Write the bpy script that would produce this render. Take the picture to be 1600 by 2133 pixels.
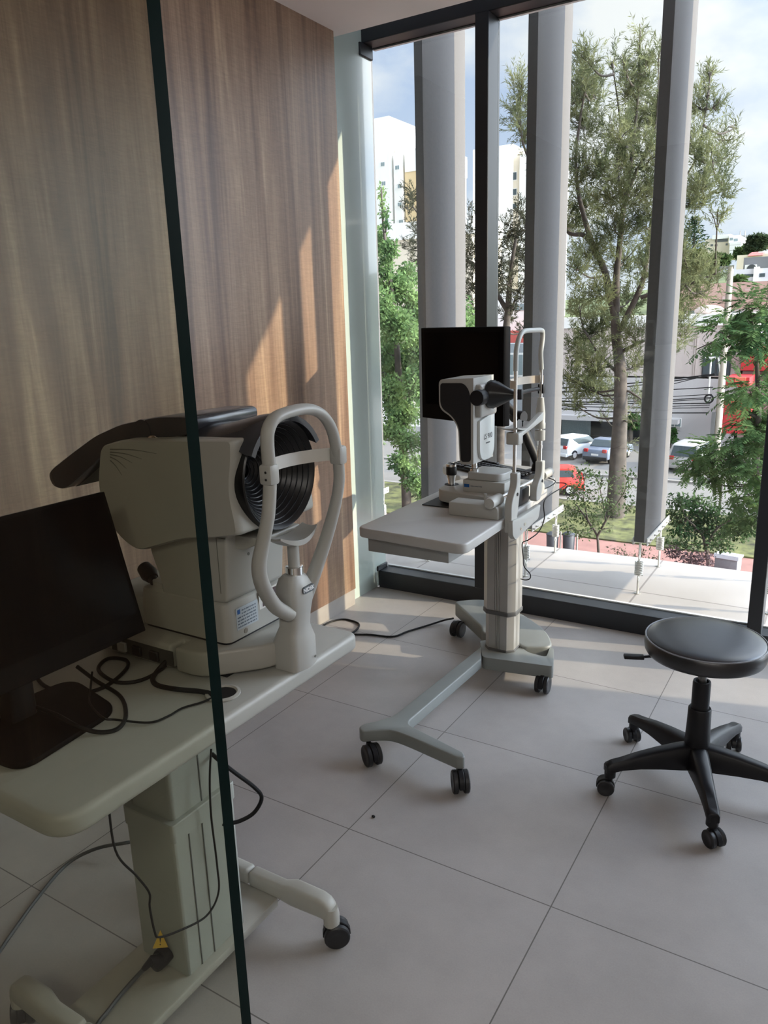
import bpy, bmesh, math, random
import numpy as np
from mathutils import Vector, Matrix
random.seed(7); np.random.seed(7)
PI = math.pi
SC = bpy.context.scene
COL = SC.collection
for _o in list(bpy.data.objects): bpy.data.objects.remove(_o)

# ------------------------------------------------------------------ camera
CH = 1.413                      # eye height (m)
FPX = 1577.9                    # focal length in pixels of the 1600 x 2133 frame
yaw, pitch, roll = math.radians(31.8797), math.radians(-14.2422), math.radians(-1.69254)
FW = Vector((-math.sin(yaw)*math.cos(pitch), math.cos(yaw)*math.cos(pitch), math.sin(pitch)))
r0 = Vector((math.cos(yaw), math.sin(yaw), 0)); u0 = r0.cross(FW)
RT = math.cos(roll)*r0 + math.sin(roll)*u0
UP = -math.sin(roll)*r0 + math.cos(roll)*u0
EYE = Vector((0, 0, CH))
cam_d = bpy.data.cameras.new('camera'); cam = bpy.data.objects.new('camera', cam_d); COL.objects.link(cam)
cam_d.sensor_fit = 'HORIZONTAL'; cam_d.sensor_width = 36; cam_d.lens = FPX/1600*36
cam_d.clip_start = .02; cam_d.clip_end = 2000
M = Matrix((RT, UP, -FW)).transposed().to_4x4(); M.translation = EYE
cam.matrix_world = M
SC.camera = cam

def ray(px, py): return (px-800)/FPX*RT - (py-1066.5)/FPX*UP + FW
def pz(px, py, z): d = ray(px, py); return EYE + d*((z-CH)/d.z)
def pyy(px, py, Y): d = ray(px, py); return EYE + d*(Y/d.y)
def pxx(px, py, X): d = ray(px, py); return EYE + d*(X/d.x)

# ------------------------------------------------------------------ light
SC.view_settings.view_transform = 'Standard'; SC.view_settings.look = 'None'
SC.view_settings.exposure = 0.80; SC.view_settings.gamma = 1.0; SC.view_settings.use_curve_mapping = False
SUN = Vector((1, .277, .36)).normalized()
sd = bpy.data.lights.new('sun', 'SUN'); sd.energy = 5.2; sd.angle = math.radians(.5); sd.color = (1, .83, .62)
so = bpy.data.objects.new('sun', sd); COL.objects.link(so)
so.rotation_euler = SUN.to_track_quat('Z', 'Y').to_euler(); so.location = (20, 8, 12)

FILL_W = 12.0            # each fill panel added over the back of the room
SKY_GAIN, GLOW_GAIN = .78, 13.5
w = bpy.data.worlds.new('sky'); SC.world = w; w.use_nodes = True
nt = w.node_tree; nt.nodes.clear(); N = nt.nodes.new; LK = nt.links.new
tc = N('ShaderNodeTexCoord')
sep = N('ShaderNodeSeparateXYZ'); LK(tc.outputs['Generated'], sep.inputs[0])
ramp = N('ShaderNodeValToRGB'); cr = ramp.color_ramp
cr.elements[0].position = 0.0; cr.elements[0].color = (.60, .68, .78, 1)
cr.elements[1].position = 1.0; cr.elements[1].color = (.36, .48, .72, 1)
e = cr.elements.new(.25); e.color = (.45, .55, .74, 1)
LK(sep.outputs[2], ramp.inputs[0])
mp = N('ShaderNodeMapping'); mp.inputs['Scale'].default_value = (2.2, 2.2, 4.2); mp.inputs['Location'].default_value = (6.1, 3.1, .9)
LK(tc.outputs['Generated'], mp.inputs[0])
nz = N('ShaderNodeTexNoise'); nz.inputs['Scale'].default_value = 1.7; nz.inputs['Detail'].default_value = 9; nz.inputs['Roughness'].default_value = .55
LK(mp.outputs[0], nz.inputs['Vector'])
cl = N('ShaderNodeValToRGB'); cl.color_ramp.elements[0].position = .40; cl.color_ramp.elements[1].position = .60
LK(nz.outputs[0], cl.inputs[0])
mix = N('ShaderNodeMixRGB'); LK(cl.outputs[0], mix.inputs[0]); LK(ramp.outputs[0], mix.inputs[1]); mix.inputs[2].default_value = (.82, .83, .84, 1)
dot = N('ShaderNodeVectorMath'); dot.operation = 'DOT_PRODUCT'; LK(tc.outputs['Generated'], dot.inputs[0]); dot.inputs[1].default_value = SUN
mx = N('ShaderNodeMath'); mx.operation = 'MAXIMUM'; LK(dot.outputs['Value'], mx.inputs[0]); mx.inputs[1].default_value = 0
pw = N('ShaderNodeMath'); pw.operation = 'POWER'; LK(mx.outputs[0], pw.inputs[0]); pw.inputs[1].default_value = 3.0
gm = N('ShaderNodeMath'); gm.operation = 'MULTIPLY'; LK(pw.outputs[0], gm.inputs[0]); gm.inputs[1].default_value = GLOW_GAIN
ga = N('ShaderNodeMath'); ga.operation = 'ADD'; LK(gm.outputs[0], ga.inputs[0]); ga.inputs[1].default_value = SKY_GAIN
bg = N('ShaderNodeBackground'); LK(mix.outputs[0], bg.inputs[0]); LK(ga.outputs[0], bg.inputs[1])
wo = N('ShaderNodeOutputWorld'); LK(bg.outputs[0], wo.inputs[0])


# ------------------------------------------------------------------ materials
MAT = {}
def mat(name, col, rough=.5, metal=0., var=.05, scale=12., bump=0., spec=.5, coat=0.):
    if name in MAT: return MAT[name]
    m = bpy.data.materials.new(name); m.use_nodes = True; t = m.node_tree; b = t.nodes['Principled BSDF']
    b.inputs['Roughness'].default_value = rough; b.inputs['Metallic'].default_value = metal
    b.inputs['Specular IOR Level'].default_value = spec; b.inputs['Coat Weight'].default_value = coat
    co = t.nodes.new('ShaderNodeTexCoord'); n = t.nodes.new('ShaderNodeTexNoise')
    n.inputs['Scale'].default_value = scale; n.inputs['Detail'].default_value = 5
    t.links.new(co.outputs['Object'], n.inputs['Vector'])
    r = t.nodes.new('ShaderNodeValToRGB')
    r.color_ramp.elements[0].position = .3; r.color_ramp.elements[1].position = .7
    r.color_ramp.elements[0].color = (*[c*(1-var) for c in col], 1); r.color_ramp.elements[1].color = (*[min(1, c*(1+var)) for c in col], 1)
    t.links.new(n.outputs[0], r.inputs[0]); t.links.new(r.outputs[0], b.inputs['Base Color'])
    if bump:
        bp = t.nodes.new('ShaderNodeBump'); bp.inputs['Strength'].default_value = bump; bp.inputs['Distance'].default_value = .002
        n2 = t.nodes.new('ShaderNodeTexNoise'); n2.inputs['Scale'].default_value = scale*12
        t.links.new(co.outputs['Object'], n2.inputs['Vector']); t.links.new(n2.outputs[0], bp.inputs['Height']); t.links.new(bp.outputs[0], b.inputs['Normal'])
    MAT[name] = m; return m

def srgb(r, g, b):
    f = lambda c: (c/255/12.92) if c/255 < .04045 else ((c/255+.055)/1.055)**2.4
    return (f(r), f(g), f(b))

def glass_mat(name, tint, refl=1.0, ior=1.5):
    m = bpy.data.materials.new(name); m.use_nodes = True; t = m.node_tree; t.nodes.clear()
    o = t.nodes.new('ShaderNodeOutputMaterial'); mx_ = t.nodes.new('ShaderNodeMixShader')
    tr = t.nodes.new('ShaderNodeBsdfTransparent'); tr.inputs[0].default_value = (*tint, 1)
    gl = t.nodes.new('ShaderNodeBsdfGlossy'); gl.inputs['Roughness'].default_value = .0
    ge = t.nodes.new('ShaderNodeNewGeometry'); dp = t.nodes.new('ShaderNodeVectorMath'); dp.operation = 'DOT_PRODUCT'
    t.links.new(ge.outputs['Normal'], dp.inputs[0]); t.links.new(ge.outputs['Incoming'], dp.inputs[1])
    ab = t.nodes.new('ShaderNodeMath'); ab.operation = 'ABSOLUTE'; t.links.new(dp.outputs['Value'], ab.inputs[0])
    iv = t.nodes.new('ShaderNodeMath'); iv.operation = 'SUBTRACT'; iv.inputs[0].default_value = 1; t.links.new(ab.outputs[0], iv.inputs[1])
    p5 = t.nodes.new('ShaderNodeMath'); p5.operation = 'POWER'; t.links.new(iv.outputs[0], p5.inputs[0]); p5.inputs[1].default_value = 5
    fr = t.nodes.new('ShaderNodeMath'); fr.operation = 'MULTIPLY_ADD'; t.links.new(p5.outputs[0], fr.inputs[0])      # Schlick's approximation
    f0 = ((ior-1)/(ior+1))**2; fr.inputs[1].default_value = 1-f0; fr.inputs[2].default_value = f0
    mu = t.nodes.new('ShaderNodeMath'); mu.operation = 'MULTIPLY'; mu.inputs[1].default_value = refl
    t.links.new(fr.outputs[0], mu.inputs[0]); t.links.new(mu.outputs[0], mx_.inputs[0])
    t.links.new(tr.outputs[0], mx_.inputs[1]); t.links.new(gl.outputs[0], mx_.inputs[2]); t.links.new(mx_.outputs[0], o.inputs[0])
    MAT[name] = m; return m

def leaf_mat(name, c1, c2, trans=.35):
    m = bpy.data.materials.new(name); m.use_nodes = True; t = m.node_tree; t.nodes.clear()
    o = t.nodes.new('ShaderNodeOutputMaterial'); ms = t.nodes.new('ShaderNodeMixShader'); ms.inputs[0].default_value = trans
    d = t.nodes.new('ShaderNodeBsdfDiffuse'); tl = t.nodes.new('ShaderNodeBsdfTranslucent')
    co = t.nodes.new('ShaderNodeTexCoord'); n = t.nodes.new('ShaderNodeTexNoise'); n.inputs['Scale'].default_value = 1.1; n.inputs['Detail'].default_value = 6
    r = t.nodes.new('ShaderNodeValToRGB'); r.color_ramp.elements[0].position = .35; r.color_ramp.elements[1].position = .68
    r.color_ramp.elements[0].color = (*c1, 1); r.color_ramp.elements[1].color = (*c2, 1)
    t.links.new(co.outputs['Object'], n.inputs['Vector']); t.links.new(n.outputs[0], r.inputs[0])
    t.links.new(r.outputs[0], d.inputs[0]); t.links.new(r.outputs[0], tl.inputs[0])
    t.links.new(d.outputs[0], ms.inputs[1]); t.links.new(tl.outputs[0], ms.inputs[2]); t.links.new(ms.outputs[0], o.inputs[0])
    MAT[name] = m; return m

# ------------------------------------------------------------------ mesh helpers
class MB:
    def __init__(s): s.bm = bmesh.new(); s.mi = 0
    def _f(s, vs):
        try: f = s.bm.faces.new(vs); f.material_index = s.mi; return f
        except ValueError: return None
    def box(s, x0, x1, y0, y1, z0, z1):
        v = [s.bm.verts.new(p) for p in ((x0,y0,z0),(x1,y0,z0),(x1,y1,z0),(x0,y1,z0),(x0,y0,z1),(x1,y0,z1),(x1,y1,z1),(x0,y1,z1))]
        for q in ((3,2,1,0),(4,5,6,7),(0,1,5,4),(1,2,6,5),(2,3,7,6),(3,0,4,7)): s._f([v[i] for i in q])
        return s
    def obox(s, c, sx, sy, sz, rot):
        c = Vector(c); v = []
        for x, y, z in ((-1,-1,-1),(1,-1,-1),(1,1,-1),(-1,1,-1),(-1,-1,1),(1,-1,1),(1,1,1),(-1,1,1)):
            v.append(s.bm.verts.new(c + rot @ Vector((x*sx/2, y*sy/2, z*sz/2))))
        for q in ((3,2,1,0),(4,5,6,7),(0,1,5,4),(1,2,6,5),(2,3,7,6),(3,0,4,7)): s._f([v[i] for i in q])
        return s
    def loft(s, rings, cap=True, closed=False):
        R = [[s.bm.verts.new(p) for p in r] for r in rings]; n = len(R[0])
        pairs = list(zip(R, R[1:])) + ([(R[-1], R[0])] if closed else [])
        for a, b in pairs:
            for i in range(n): s._f([a[i], a[(i+1) % n], b[(i+1) % n], b[i]])
        if cap and not closed: s._f(R[0][::-1]); s._f(R[-1])
        return s
    def tube(s, pts, r, seg=10, cap=True, flat=1.0, up=None, closed=False):
        pts = [Vector(p) for p in pts]; n = len(pts)
        rs = r if isinstance(r, (list, tuple)) else [r]*n
        T = []
        for i in range(n):
            a = pts[i-1] if (i or closed) else pts[0]; b = pts[(i+1) % n] if (i < n-1 or closed) else pts[-1]
            T.append((b-a).normalized())
        ref = Vector(up) if up else (Vector((0,0,1)) if abs(T[0].z) < .9 else Vector((1,0,0)))
        nrm = (ref - T[0]*ref.dot(T[0])).normalized(); rings = []
        for i in range(n):
            if i:
                nrm = (nrm - T[i]*nrm.dot(T[i]))
                nrm = nrm.normalized() if nrm.length > 1e-6 else Vector((1,0,0))
            bi = T[i].cross(nrm)
            rings.append([pts[i] + (nrm*math.cos(2*PI*k/seg) + bi*flat*math.sin(2*PI*k/seg))*rs[i] for k in range(seg)])
        return s.loft(rings, cap, closed)
    def cyl(s, p0, p1, r0, r1=None, seg=20): return s.tube([p0, p1], [r0, r0 if r1 is None else r1], seg)
    def lathe(s, prof, c=(0,0,0), seg=32, axis=None):
        c = Vector(c); rot = Vector((0,0,1)).rotation_difference(Vector(axis)).to_matrix() if axis else Matrix.Identity(3)
        rings = [[c + rot @ Vector((max(r, 1e-5)*math.cos(2*PI*k/seg), max(r, 1e-5)*math.sin(2*PI*k/seg), z)) for k in range(seg)] for r, z in prof]
        return s.loft(rings)
    def prism(s, poly, axis, a, b):
        def P(u, v, t): return {'x': (t, u, v), 'y': (u, t, v), 'z': (u, v, t)}[axis]
        return s.loft([[P(u, v, a) for u, v in poly], [P(u, v, b) for u, v in poly]])
    def quad(s, *p): s._f([s.bm.verts.new(q) for q in p]); return s
    def sphere(s, c, r, sc=(1,1,1), u=16, v=10):
        prof = [(r*math.sin(PI*i/v), -r*math.cos(PI*i/v)) for i in range(v+1)]
        c = Vector(c)
        rings = [[c + Vector((max(a,1e-5)*math.cos(2*PI*k/u)*sc[0], max(a,1e-5)*math.sin(2*PI*k/u)*sc[1], z*sc[2])) for k in range(u)] for a, z in prof]
        return s.loft(rings)
    def bevel(s, w, seg=2, ang=32):
        bmesh.ops.remove_doubles(s.bm, verts=s.bm.verts, dist=1e-6)
        bmesh.ops.recalc_face_normals(s.bm, faces=s.bm.faces)
        ed = [e for e in s.bm.edges if len(e.link_faces) == 2 and e.calc_face_angle(0) > math.radians(ang)]
        bmesh.ops.bevel(s.bm, geom=ed, offset=w, segments=seg, profile=.5, affect='EDGES', clamp_overlap=True)
        return s

def rpoly(pts, rad, n=5):
    out = []; m = len(pts)
    for i, p in enumerate(pts):
        r = rad[i] if isinstance(rad, (list, tuple)) else rad
        p = Vector(p); a = Vector(pts[i-1])-p; b = Vector(pts[(i+1) % m])-p
        if r <= 0: out.append(tuple(p)); continue
        L = min(r, a.length*.49, b.length*.49); A = p + a.normalized()*L; B = p + b.normalized()*L
        for k in range(n+1):
            t = k/n; q = A*(1-t)**2 + p*2*t*(1-t) + B*t*t; out.append((q.x, q.y))
    return out

def smooth_path(pts, n=6):
    pts = [Vector(p) for p in pts]; out = []
    for i in range(len(pts)-1):
        p0 = pts[max(i-1, 0)]; p1 = pts[i]; p2 = pts[i+1]; p3 = pts[min(i+2, len(pts)-1)]
        for k in range(n):
            t = k/n
            out.append(.5*((2*p1) + (p2-p0)*t + (2*p0-5*p1+4*p2-p3)*t*t + (-p0+3*p1-3*p2+p3)*t**3))
    out.append(pts[-1]); return out

def obj(name, mb, m, parent=None, smooth=True, ang=38, fixn=True):
    if isinstance(mb, MB):
        bm = mb.bm
        if fixn: bmesh.ops.recalc_face_normals(bm, faces=bm.faces)
        me = bpy.data.meshes.new(name); bm.to_mesh(me); bm.free()
    else: me = mb
    if me.polygons and smooth:
        me.polygons.foreach_set('use_smooth', [True]*len(me.polygons)); me.set_sharp_from_angle(angle=math.radians(ang))
    for q in (m if isinstance(m, (list, tuple)) else [m]): me.materials.append(q)
    o = bpy.data.objects.new(name, me); COL.objects.link(o)
    if parent is not None:
        o.parent = parent
        if parent.get('world_parts'): o.location = -parent.location     # parts of such a thing are given in room coordinates
    return o

def tag(o, label, cat, group=None, kind=None):
    o['label'] = label; o['category'] = cat
    if group: o['group'] = group
    if kind: o['kind'] = kind
    return o
def thing(name, label, cat, loc=(0,0,0), rotz=0, group=None, world=False):
    o = bpy.data.objects.new(name, None); COL.objects.link(o); o.empty_display_size = .05
    o.location = loc; o.rotation_euler = (0, 0, rotz); tag(o, label, cat, group)
    if world: o['world_parts'] = True
    return o
def struct(name, mb, m, parent=None, **k):
    o = obj(name, mb, m, parent, **k)
    if parent is None: o['kind'] = 'structure'
    return o
def dup(root, loc, rotz=None, label=None):
    r = root.copy(); COL.objects.link(r); r.location = loc
    if rotz is not None: r.rotation_euler = (0, 0, rotz)
    if label: r['label'] = label
    def rec(a, b):
        for ch in list(a.children):
            c = ch.copy(); COL.objects.link(c); c.parent = b; rec(ch, c)
    rec(root, r); return r
def lettering(text, size, m, parent, mtx, name='lettering', depth=.0004, bold=0, space=1.0):
    cu = bpy.data.curves.new('t', 'FONT'); cu.body = text; cu.size = size; cu.align_x = 'CENTER'; cu.align_y = 'CENTER'
    cu.extrude = depth; cu.offset = bold; cu.space_character = space
    t = bpy.data.objects.new('t', cu); COL.objects.link(t)
    bpy.context.view_layer.update()
    me = bpy.data.meshes.new_from_object(t.evaluated_get(bpy.context.evaluated_depsgraph_get()))
    bpy.data.objects.remove(t); me.transform(mtx)
    return obj(name, me, m, parent, smooth=False)
def frame_mtx(o, xdir, ydir):
    x = Vector(xdir).normalized(); z = x.cross(Vector(ydir)).normalized(); y = z.cross(x)
    m_ = Matrix((x, y, z)).transposed().to_4x4(); m_.translation = Vector(o); return m_

# common finishes
WHITE = mat('warm white plastic', (.40, .395, .372), .38, var=.02)
CREAM = mat('cream enamel', (.42, .415, .385), .42, var=.02)
TOPM = mat('pale grey laminate', (.44, .43, .415), .38, var=.02)
GREYP = mat('grey green enamel', (.20, .21, .20), .42, var=.04)
ALU = mat('brushed aluminium', (.42, .41, .39), .38, metal=.5, var=.03)
CHROME = mat('chrome', (.75, .74, .72), .12, metal=1., var=.01)
STEEL = mat('galvanised steel', (.55, .54, .50), .35, metal=.8, var=.08, scale=40)
BLACK = mat('black plastic', (.008, .008, .010), .45, var=.2, spec=.32)
BLACKG = mat('gloss black', (.006, .006, .008), .18, var=.1)
BLACKS = mat('satin black', (.014, .014, .016), .5, var=.15, scale=60)
BEZ = mat('dull black bezel', (.004, .004, .005), .6, var=.1, spec=.06)
SCREEN = mat('black screen', (.002, .002, .003), .22, var=.1, spec=.04)
CABLE = mat('black cable rubber', (.006, .006, .007), .55, var=.1, spec=.25)
CABLEG = mat('dark grey cable', (.05, .055, .058), .45, var=.1)
FRAME = mat('anthracite window frame', (.020, .024, .030), .42, var=.08)
RUB = mat('black caster wheel', (.012, .012, .014), .45, var=.1)

# ------------------------------------------------------------------ room shell
XW, YW, ZC = -2.067, 3.315, 2.62
XR, YB = 2.02, -2.6

def floor_mat():
    m = bpy.data.materials.new('porcelain floor tile'); m.use_nodes = True; t = m.node_tree; b = t.nodes['Principled BSDF']
    co = t.nodes.new('ShaderNodeTexCoord'); mp_ = t.nodes.new('ShaderNodeMapping'); mp_.inputs['Location'].default_value = (.503, -1.533, 0)
    t.links.new(co.outputs['Object'], mp_.inputs[0])
    br = t.nodes.new('ShaderNodeTexBrick'); br.offset = 0; br.squash = 1
    br.inputs['Scale'].default_value = 1; br.inputs['Brick Width'].default_value = .6; br.inputs['Row Height'].default_value = .6
    br.inputs['Mortar Size'].default_value = .0016; br.inputs['Mortar Smooth'].default_value = .1; br.inputs['Bias'].default_value = 0
    br.inputs['Color1'].default_value = (.375, .353, .340, 1); br.inputs['Color2'].default_value = (.392, .370, .356, 1); br.inputs['Mortar'].default_value = (.13, .12, .11, 1)
    t.links.new(mp_.outputs[0], br.inputs['Vector'])
    n = t.nodes.new('ShaderNodeTexNoise'); n.inputs['Scale'].default_value = 2.3; n.inputs['Detail'].default_value = 10; n.inputs['Roughness'].default_value = .65
    t.links.new(co.outputs['Object'], n.inputs['Vector'])
    r = t.nodes.new('ShaderNodeValToRGB'); r.color_ramp.elements[0].position = .3; r.color_ramp.elements[1].position = .72
    r.color_ramp.elements[0].color = (.84, .83, .82, 1); r.color_ramp.elements[1].color = (1.12, 1.11, 1.10, 1)
    t.links.new(n.outputs[0], r.inputs[0])
    n2 = t.nodes.new('ShaderNodeTexNoise'); n2.inputs['Scale'].default_value = 260; n2.inputs['Detail'].default_value = 2
    t.links.new(co.outputs['Object'], n2.inputs['Vector'])
    r2 = t.nodes.new('ShaderNodeValToRGB'); r2.color_ramp.elements[0].color = (.9, .9, .9, 1); r2.color_ramp.elements[1].color = (1.08, 1.08, 1.08, 1)
    t.links.new(n2.outputs[0], r2.inputs[0])
    a = t.nodes.new('ShaderNodeMixRGB'); a.blend_type = 'MULTIPLY'; a.inputs[0].default_value = 1
    t.links.new(br.outputs[0], a.inputs[1]); t.links.new(r.outputs[0], a.inputs[2])
    a2 = t.nodes.new('ShaderNodeMixRGB'); a2.blend_type = 'MULTIPLY'; a2.inputs[0].default_value = 1
    t.links.new(a.outputs[0], a2.inputs[1]); t.links.new(r2.outputs[0], a2.inputs[2]); t.links.new(a2.outputs[0], b.inputs['Base Color'])
    b.inputs['Roughness'].default_value = .40
    bp = t.nodes.new('ShaderNodeBump'); bp.inputs['Strength'].default_value = .25; bp.inputs['Distance'].default_value = .001
    iv = t.nodes.new('ShaderNodeMath'); iv.operation = 'SUBTRACT'; iv.inputs[0].default_value = 1; t.links.new(br.outputs['Fac'], iv.inputs[1])
    t.links.new(iv.outputs[0], bp.inputs['Height']); t.links.new(bp.outputs[0], b.inputs['Normal'])
    return m

def wood_mat():
    m = bpy.data.materials.new('grey brown wood laminate'); m.use_nodes = True; t = m.node_tree; b = t.nodes['Principled BSDF']
    co = t.nodes.new('ShaderNodeTexCoord')
    def noise(scale, sy, sz, det, rough=.6, dist=0.):
        mp_ = t.nodes.new('ShaderNodeMapping'); mp_.inputs['Scale'].default_value = (1, sy, sz); t.links.new(co.outputs['Object'], mp_.inputs[0])
        n = t.nodes.new('ShaderNodeTexNoise'); n.inputs['Scale'].default_value = scale; n.inputs['Detail'].default_value = det
        n.inputs['Roughness'].default_value = rough; n.inputs['Distortion'].default_value = dist
        t.links.new(mp_.outputs[0], n.inputs['Vector']); return n
    broad = noise(1, 7.5, .42, 5, .55, 1.4)
    r1 = t.nodes.new('ShaderNodeValToRGB'); c = r1.color_ramp
    c.elements[0].position = .28; c.elements[0].color = (*srgb(95, 73, 59), 1)
    c.elements[1].position = .75; c.elements[1].color = (*srgb(190, 163, 133), 1)
    e = c.elements.new(.45); e.color = (*srgb(126, 100, 82), 1); e = c.elements.new(.6); e.color = (*srgb(150, 124, 102), 1)
    t.links.new(broad.outputs[0], r1.inputs[0])
    fine = noise(1, 75, 2.2, 6, .65, .3)
    r2 = t.nodes.new('ShaderNodeValToRGB'); r2.color_ramp.elements[0].position = .3; r2.color_ramp.elements[1].position = .72
    r2.color_ramp.elements[0].color = (.78, .76, .75, 1); r2.color_ramp.elements[1].color = (1.14, 1.13, 1.12, 1)
    t.links.new(fine.outputs[0], r2.inputs[0])
    rip = noise(1, 16, 120, 3, .6, 1.2)
    r3 = t.nodes.new('ShaderNodeValToRGB'); r3.color_ramp.elements[0].position = .35; r3.color_ramp.elements[1].position = .65
    r3.color_ramp.elements[0].color = (.90, .90, .90, 1); r3.color_ramp.elements[1].color = (1.07, 1.07, 1.07, 1)
    t.links.new(rip.outputs[0], r3.inputs[0])
    prev = r1.outputs[0]
    for r in (r2, r3):
        a = t.nodes.new('ShaderNodeMixRGB'); a.blend_type = 'MULTIPLY'; a.inputs[0].default_value = 1
        t.links.new(prev, a.inputs[1]); t.links.new(r.outputs[0], a.inputs[2]); prev = a.outputs[0]
    t.links.new(prev, b.inputs['Base Color']); b.inputs['Roughness'].default_value = .42
    bp = t.nodes.new('ShaderNodeBump'); bp.inputs['Strength'].default_value = .15; bp.inputs['Distance'].default_value = .001
    t.links.new(rip.outputs[0], bp.inputs['Height']); t.links.new(bp.outputs[0], b.inputs['Normal'])
    return m

def tile_mat(name, c1, c2, joint, w_, h_, loc, ms=.004):
    m = bpy.data.materials.new(name); m.use_nodes = True; t = m.node_tree; b = t.nodes['Principled BSDF']
    co = t.nodes.new('ShaderNodeTexCoord'); mp_ = t.nodes.new('ShaderNodeMapping'); mp_.inputs['Location'].default_value = loc
    t.links.new(co.outputs['Object'], mp_.inputs[0])
    br = t.nodes.new('ShaderNodeTexBrick'); br.offset = 0; br.inputs['Scale'].default_value = 1
    br.inputs['Brick Width'].default_value = w_; br.inputs['Row Height'].default_value = h_; br.inputs['Mortar Size'].default_value = ms
    br.inputs['Color1'].default_value = (*c1, 1); br.inputs['Color2'].default_value = (*c2, 1); br.inputs['Mortar'].default_value = (*joint, 1)
    t.links.new(mp_.outputs[0], br.inputs['Vector'])
    n = t.nodes.new('ShaderNodeTexNoise'); n.inputs['Scale'].default_value = 5; n.inputs['Detail'].default_value = 8
    t.links.new(co.outputs['Object'], n.inputs['Vector'])
    r = t.nodes.new('ShaderNodeValToRGB'); r.color_ramp.elements[0].color = (.9, .89, .88, 1); r.color_ramp.elements[1].color = (1.05, 1.05, 1.05, 1)
    t.links.new(n.outputs[0], r.inputs[0])
    a = t.nodes.new('ShaderNodeMixRGB'); a.blend_type = 'MULTIPLY'; a.inputs[0].default_value = 1
    t.links.new(br.outputs[0], a.inputs[1]); t.links.new(r.outputs[0], a.inputs[2]); t.links.new(a.outputs[0], b.inputs['Base Color'])
    b.inputs['Roughness'].default_value = .6
    return m

FLOOR = floor_mat(); WOOD = wood_mat()
PAINT = mat('warm white paint', (.66, .63, .60), .7, var=.02); BACKW = mat('taupe wall paint', (.22, .20, .19), .8, var=.03)
struct('floor', MB().box(-2.15, XR+.1, YB-.1, 3.30, -.12, 0), FLOOR, smooth=False)
struct('ceiling', MB().box(-2.2, XR+.1, YB-.1, 3.085, ZC, ZC+.2), mat('white ceiling paint', (.82,.80,.78), .8, var=.01), smooth=False)
struct('trim_1', MB().box(-2.6, XR+.1, 3.085, 3.6, 2.86, 3.0), FRAME, smooth=False)           # shadow gap over the window head
struct('wall_left', MB().box(XW-.03, XW, YB, 3.027, .085, ZC), WOOD, smooth=False)
struct('baseboard_left', MB().box(XW-.03, XW-.004, YB, 3.024, 0, .085), mat('floor tile skirting', (.36, .33, .30), .4, var=.06), smooth=False)
def frosted():
    m = mat('frosted green white glass', (.54, .64, .61), .16, var=.02, scale=2)
    b = m.node_tree.nodes['Principled BSDF']; b.inputs['Coat Weight'].default_value = .5; b.inputs['Coat Roughness'].default_value = .03
    return m
struct('wall_corner', MB().box(-2.135, -2.11, 3.0, 3.395, .0, 2.86), frosted(), smooth=False)
struct('wall_right', MB().box(XR, XR+.1, YB, 3.39, -.1, 2.86), PAINT, smooth=False)
struct('wall_back', MB().box(-2.1, XR, YB-.1, YB, 0, ZC), BACKW, smooth=False)

WGLASS = glass_mat('clear window glass', (.93, .95, .945), .9)
MULL = [(-1.530, -1.468), (-.278, -.224), (.54, .60), (1.93, 1.99)]
wf = MB()
wf.box(-2.108, XR, 3.315, 3.43, -.02, .088)                       # sill rail
wf.box(-2.60, XR, 3.315, 3.43, 2.655, 2.86)                       # head rail
for a, b in MULL: wf.box(a, b, 3.303, 3.43, .088, 2.655)
wf.box(-2.112, -2.10, 3.30, 3.40, .088, .115)                     # end stops at the glass return
wf.box(-2.125, -2.10, 3.29, 3.40, 2.60, 2.655)
win = struct('window_1', wf.bevel(.003, 1), FRAME)
xs = [-2.60] + [v for ab in MULL for v in ab] + [XR]
for i in range(0, len(xs), 2):
    obj('pane', MB().box(xs[i], xs[i+1], 3.405, 3.413, .088, 2.655), WGLASS, win, smooth=False)
obj('glazing_bead', MB().box(-2.108, XR, 3.415, 3.43, .088, .094).box(-2.108, XR, 3.413, 3.43, 2.648, 2.655), mat('white sealant', (.7, .7, .7), .5), win, smooth=False)

# frameless glass partition close to the eye
def partition():
    gm_ = glass_mat('greenish partition glass', (.84, .843, .79), .5)
    ed = mat('dark green glass edge', (.0015, .008, .007), .35, var=.2, spec=.06)
    mb = MB(); x1, y0, y1, z0, z1 = -.432, .412, .4245, 0, 2.615; x0 = -2.06
    v = [mb.bm.verts.new(p) for p in ((x0,y0,z0),(x1,y0,z0),(x1,y1,z0),(x0,y1,z0),(x0,y0,z1),(x1,y0,z1),(x1,y1,z1),(x0,y1,z1))]
    for q, mi in (((3,2,1,0),1),((4,5,6,7),1),((0,1,5,4),0),((1,2,6,5),1),((2,3,7,6),0),((3,0,4,7),1)):
        mb.mi = mi; mb._f([v[i] for i in q])
    o = struct('wall_front', mb, [gm_, ed], smooth=False)
partition()

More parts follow.
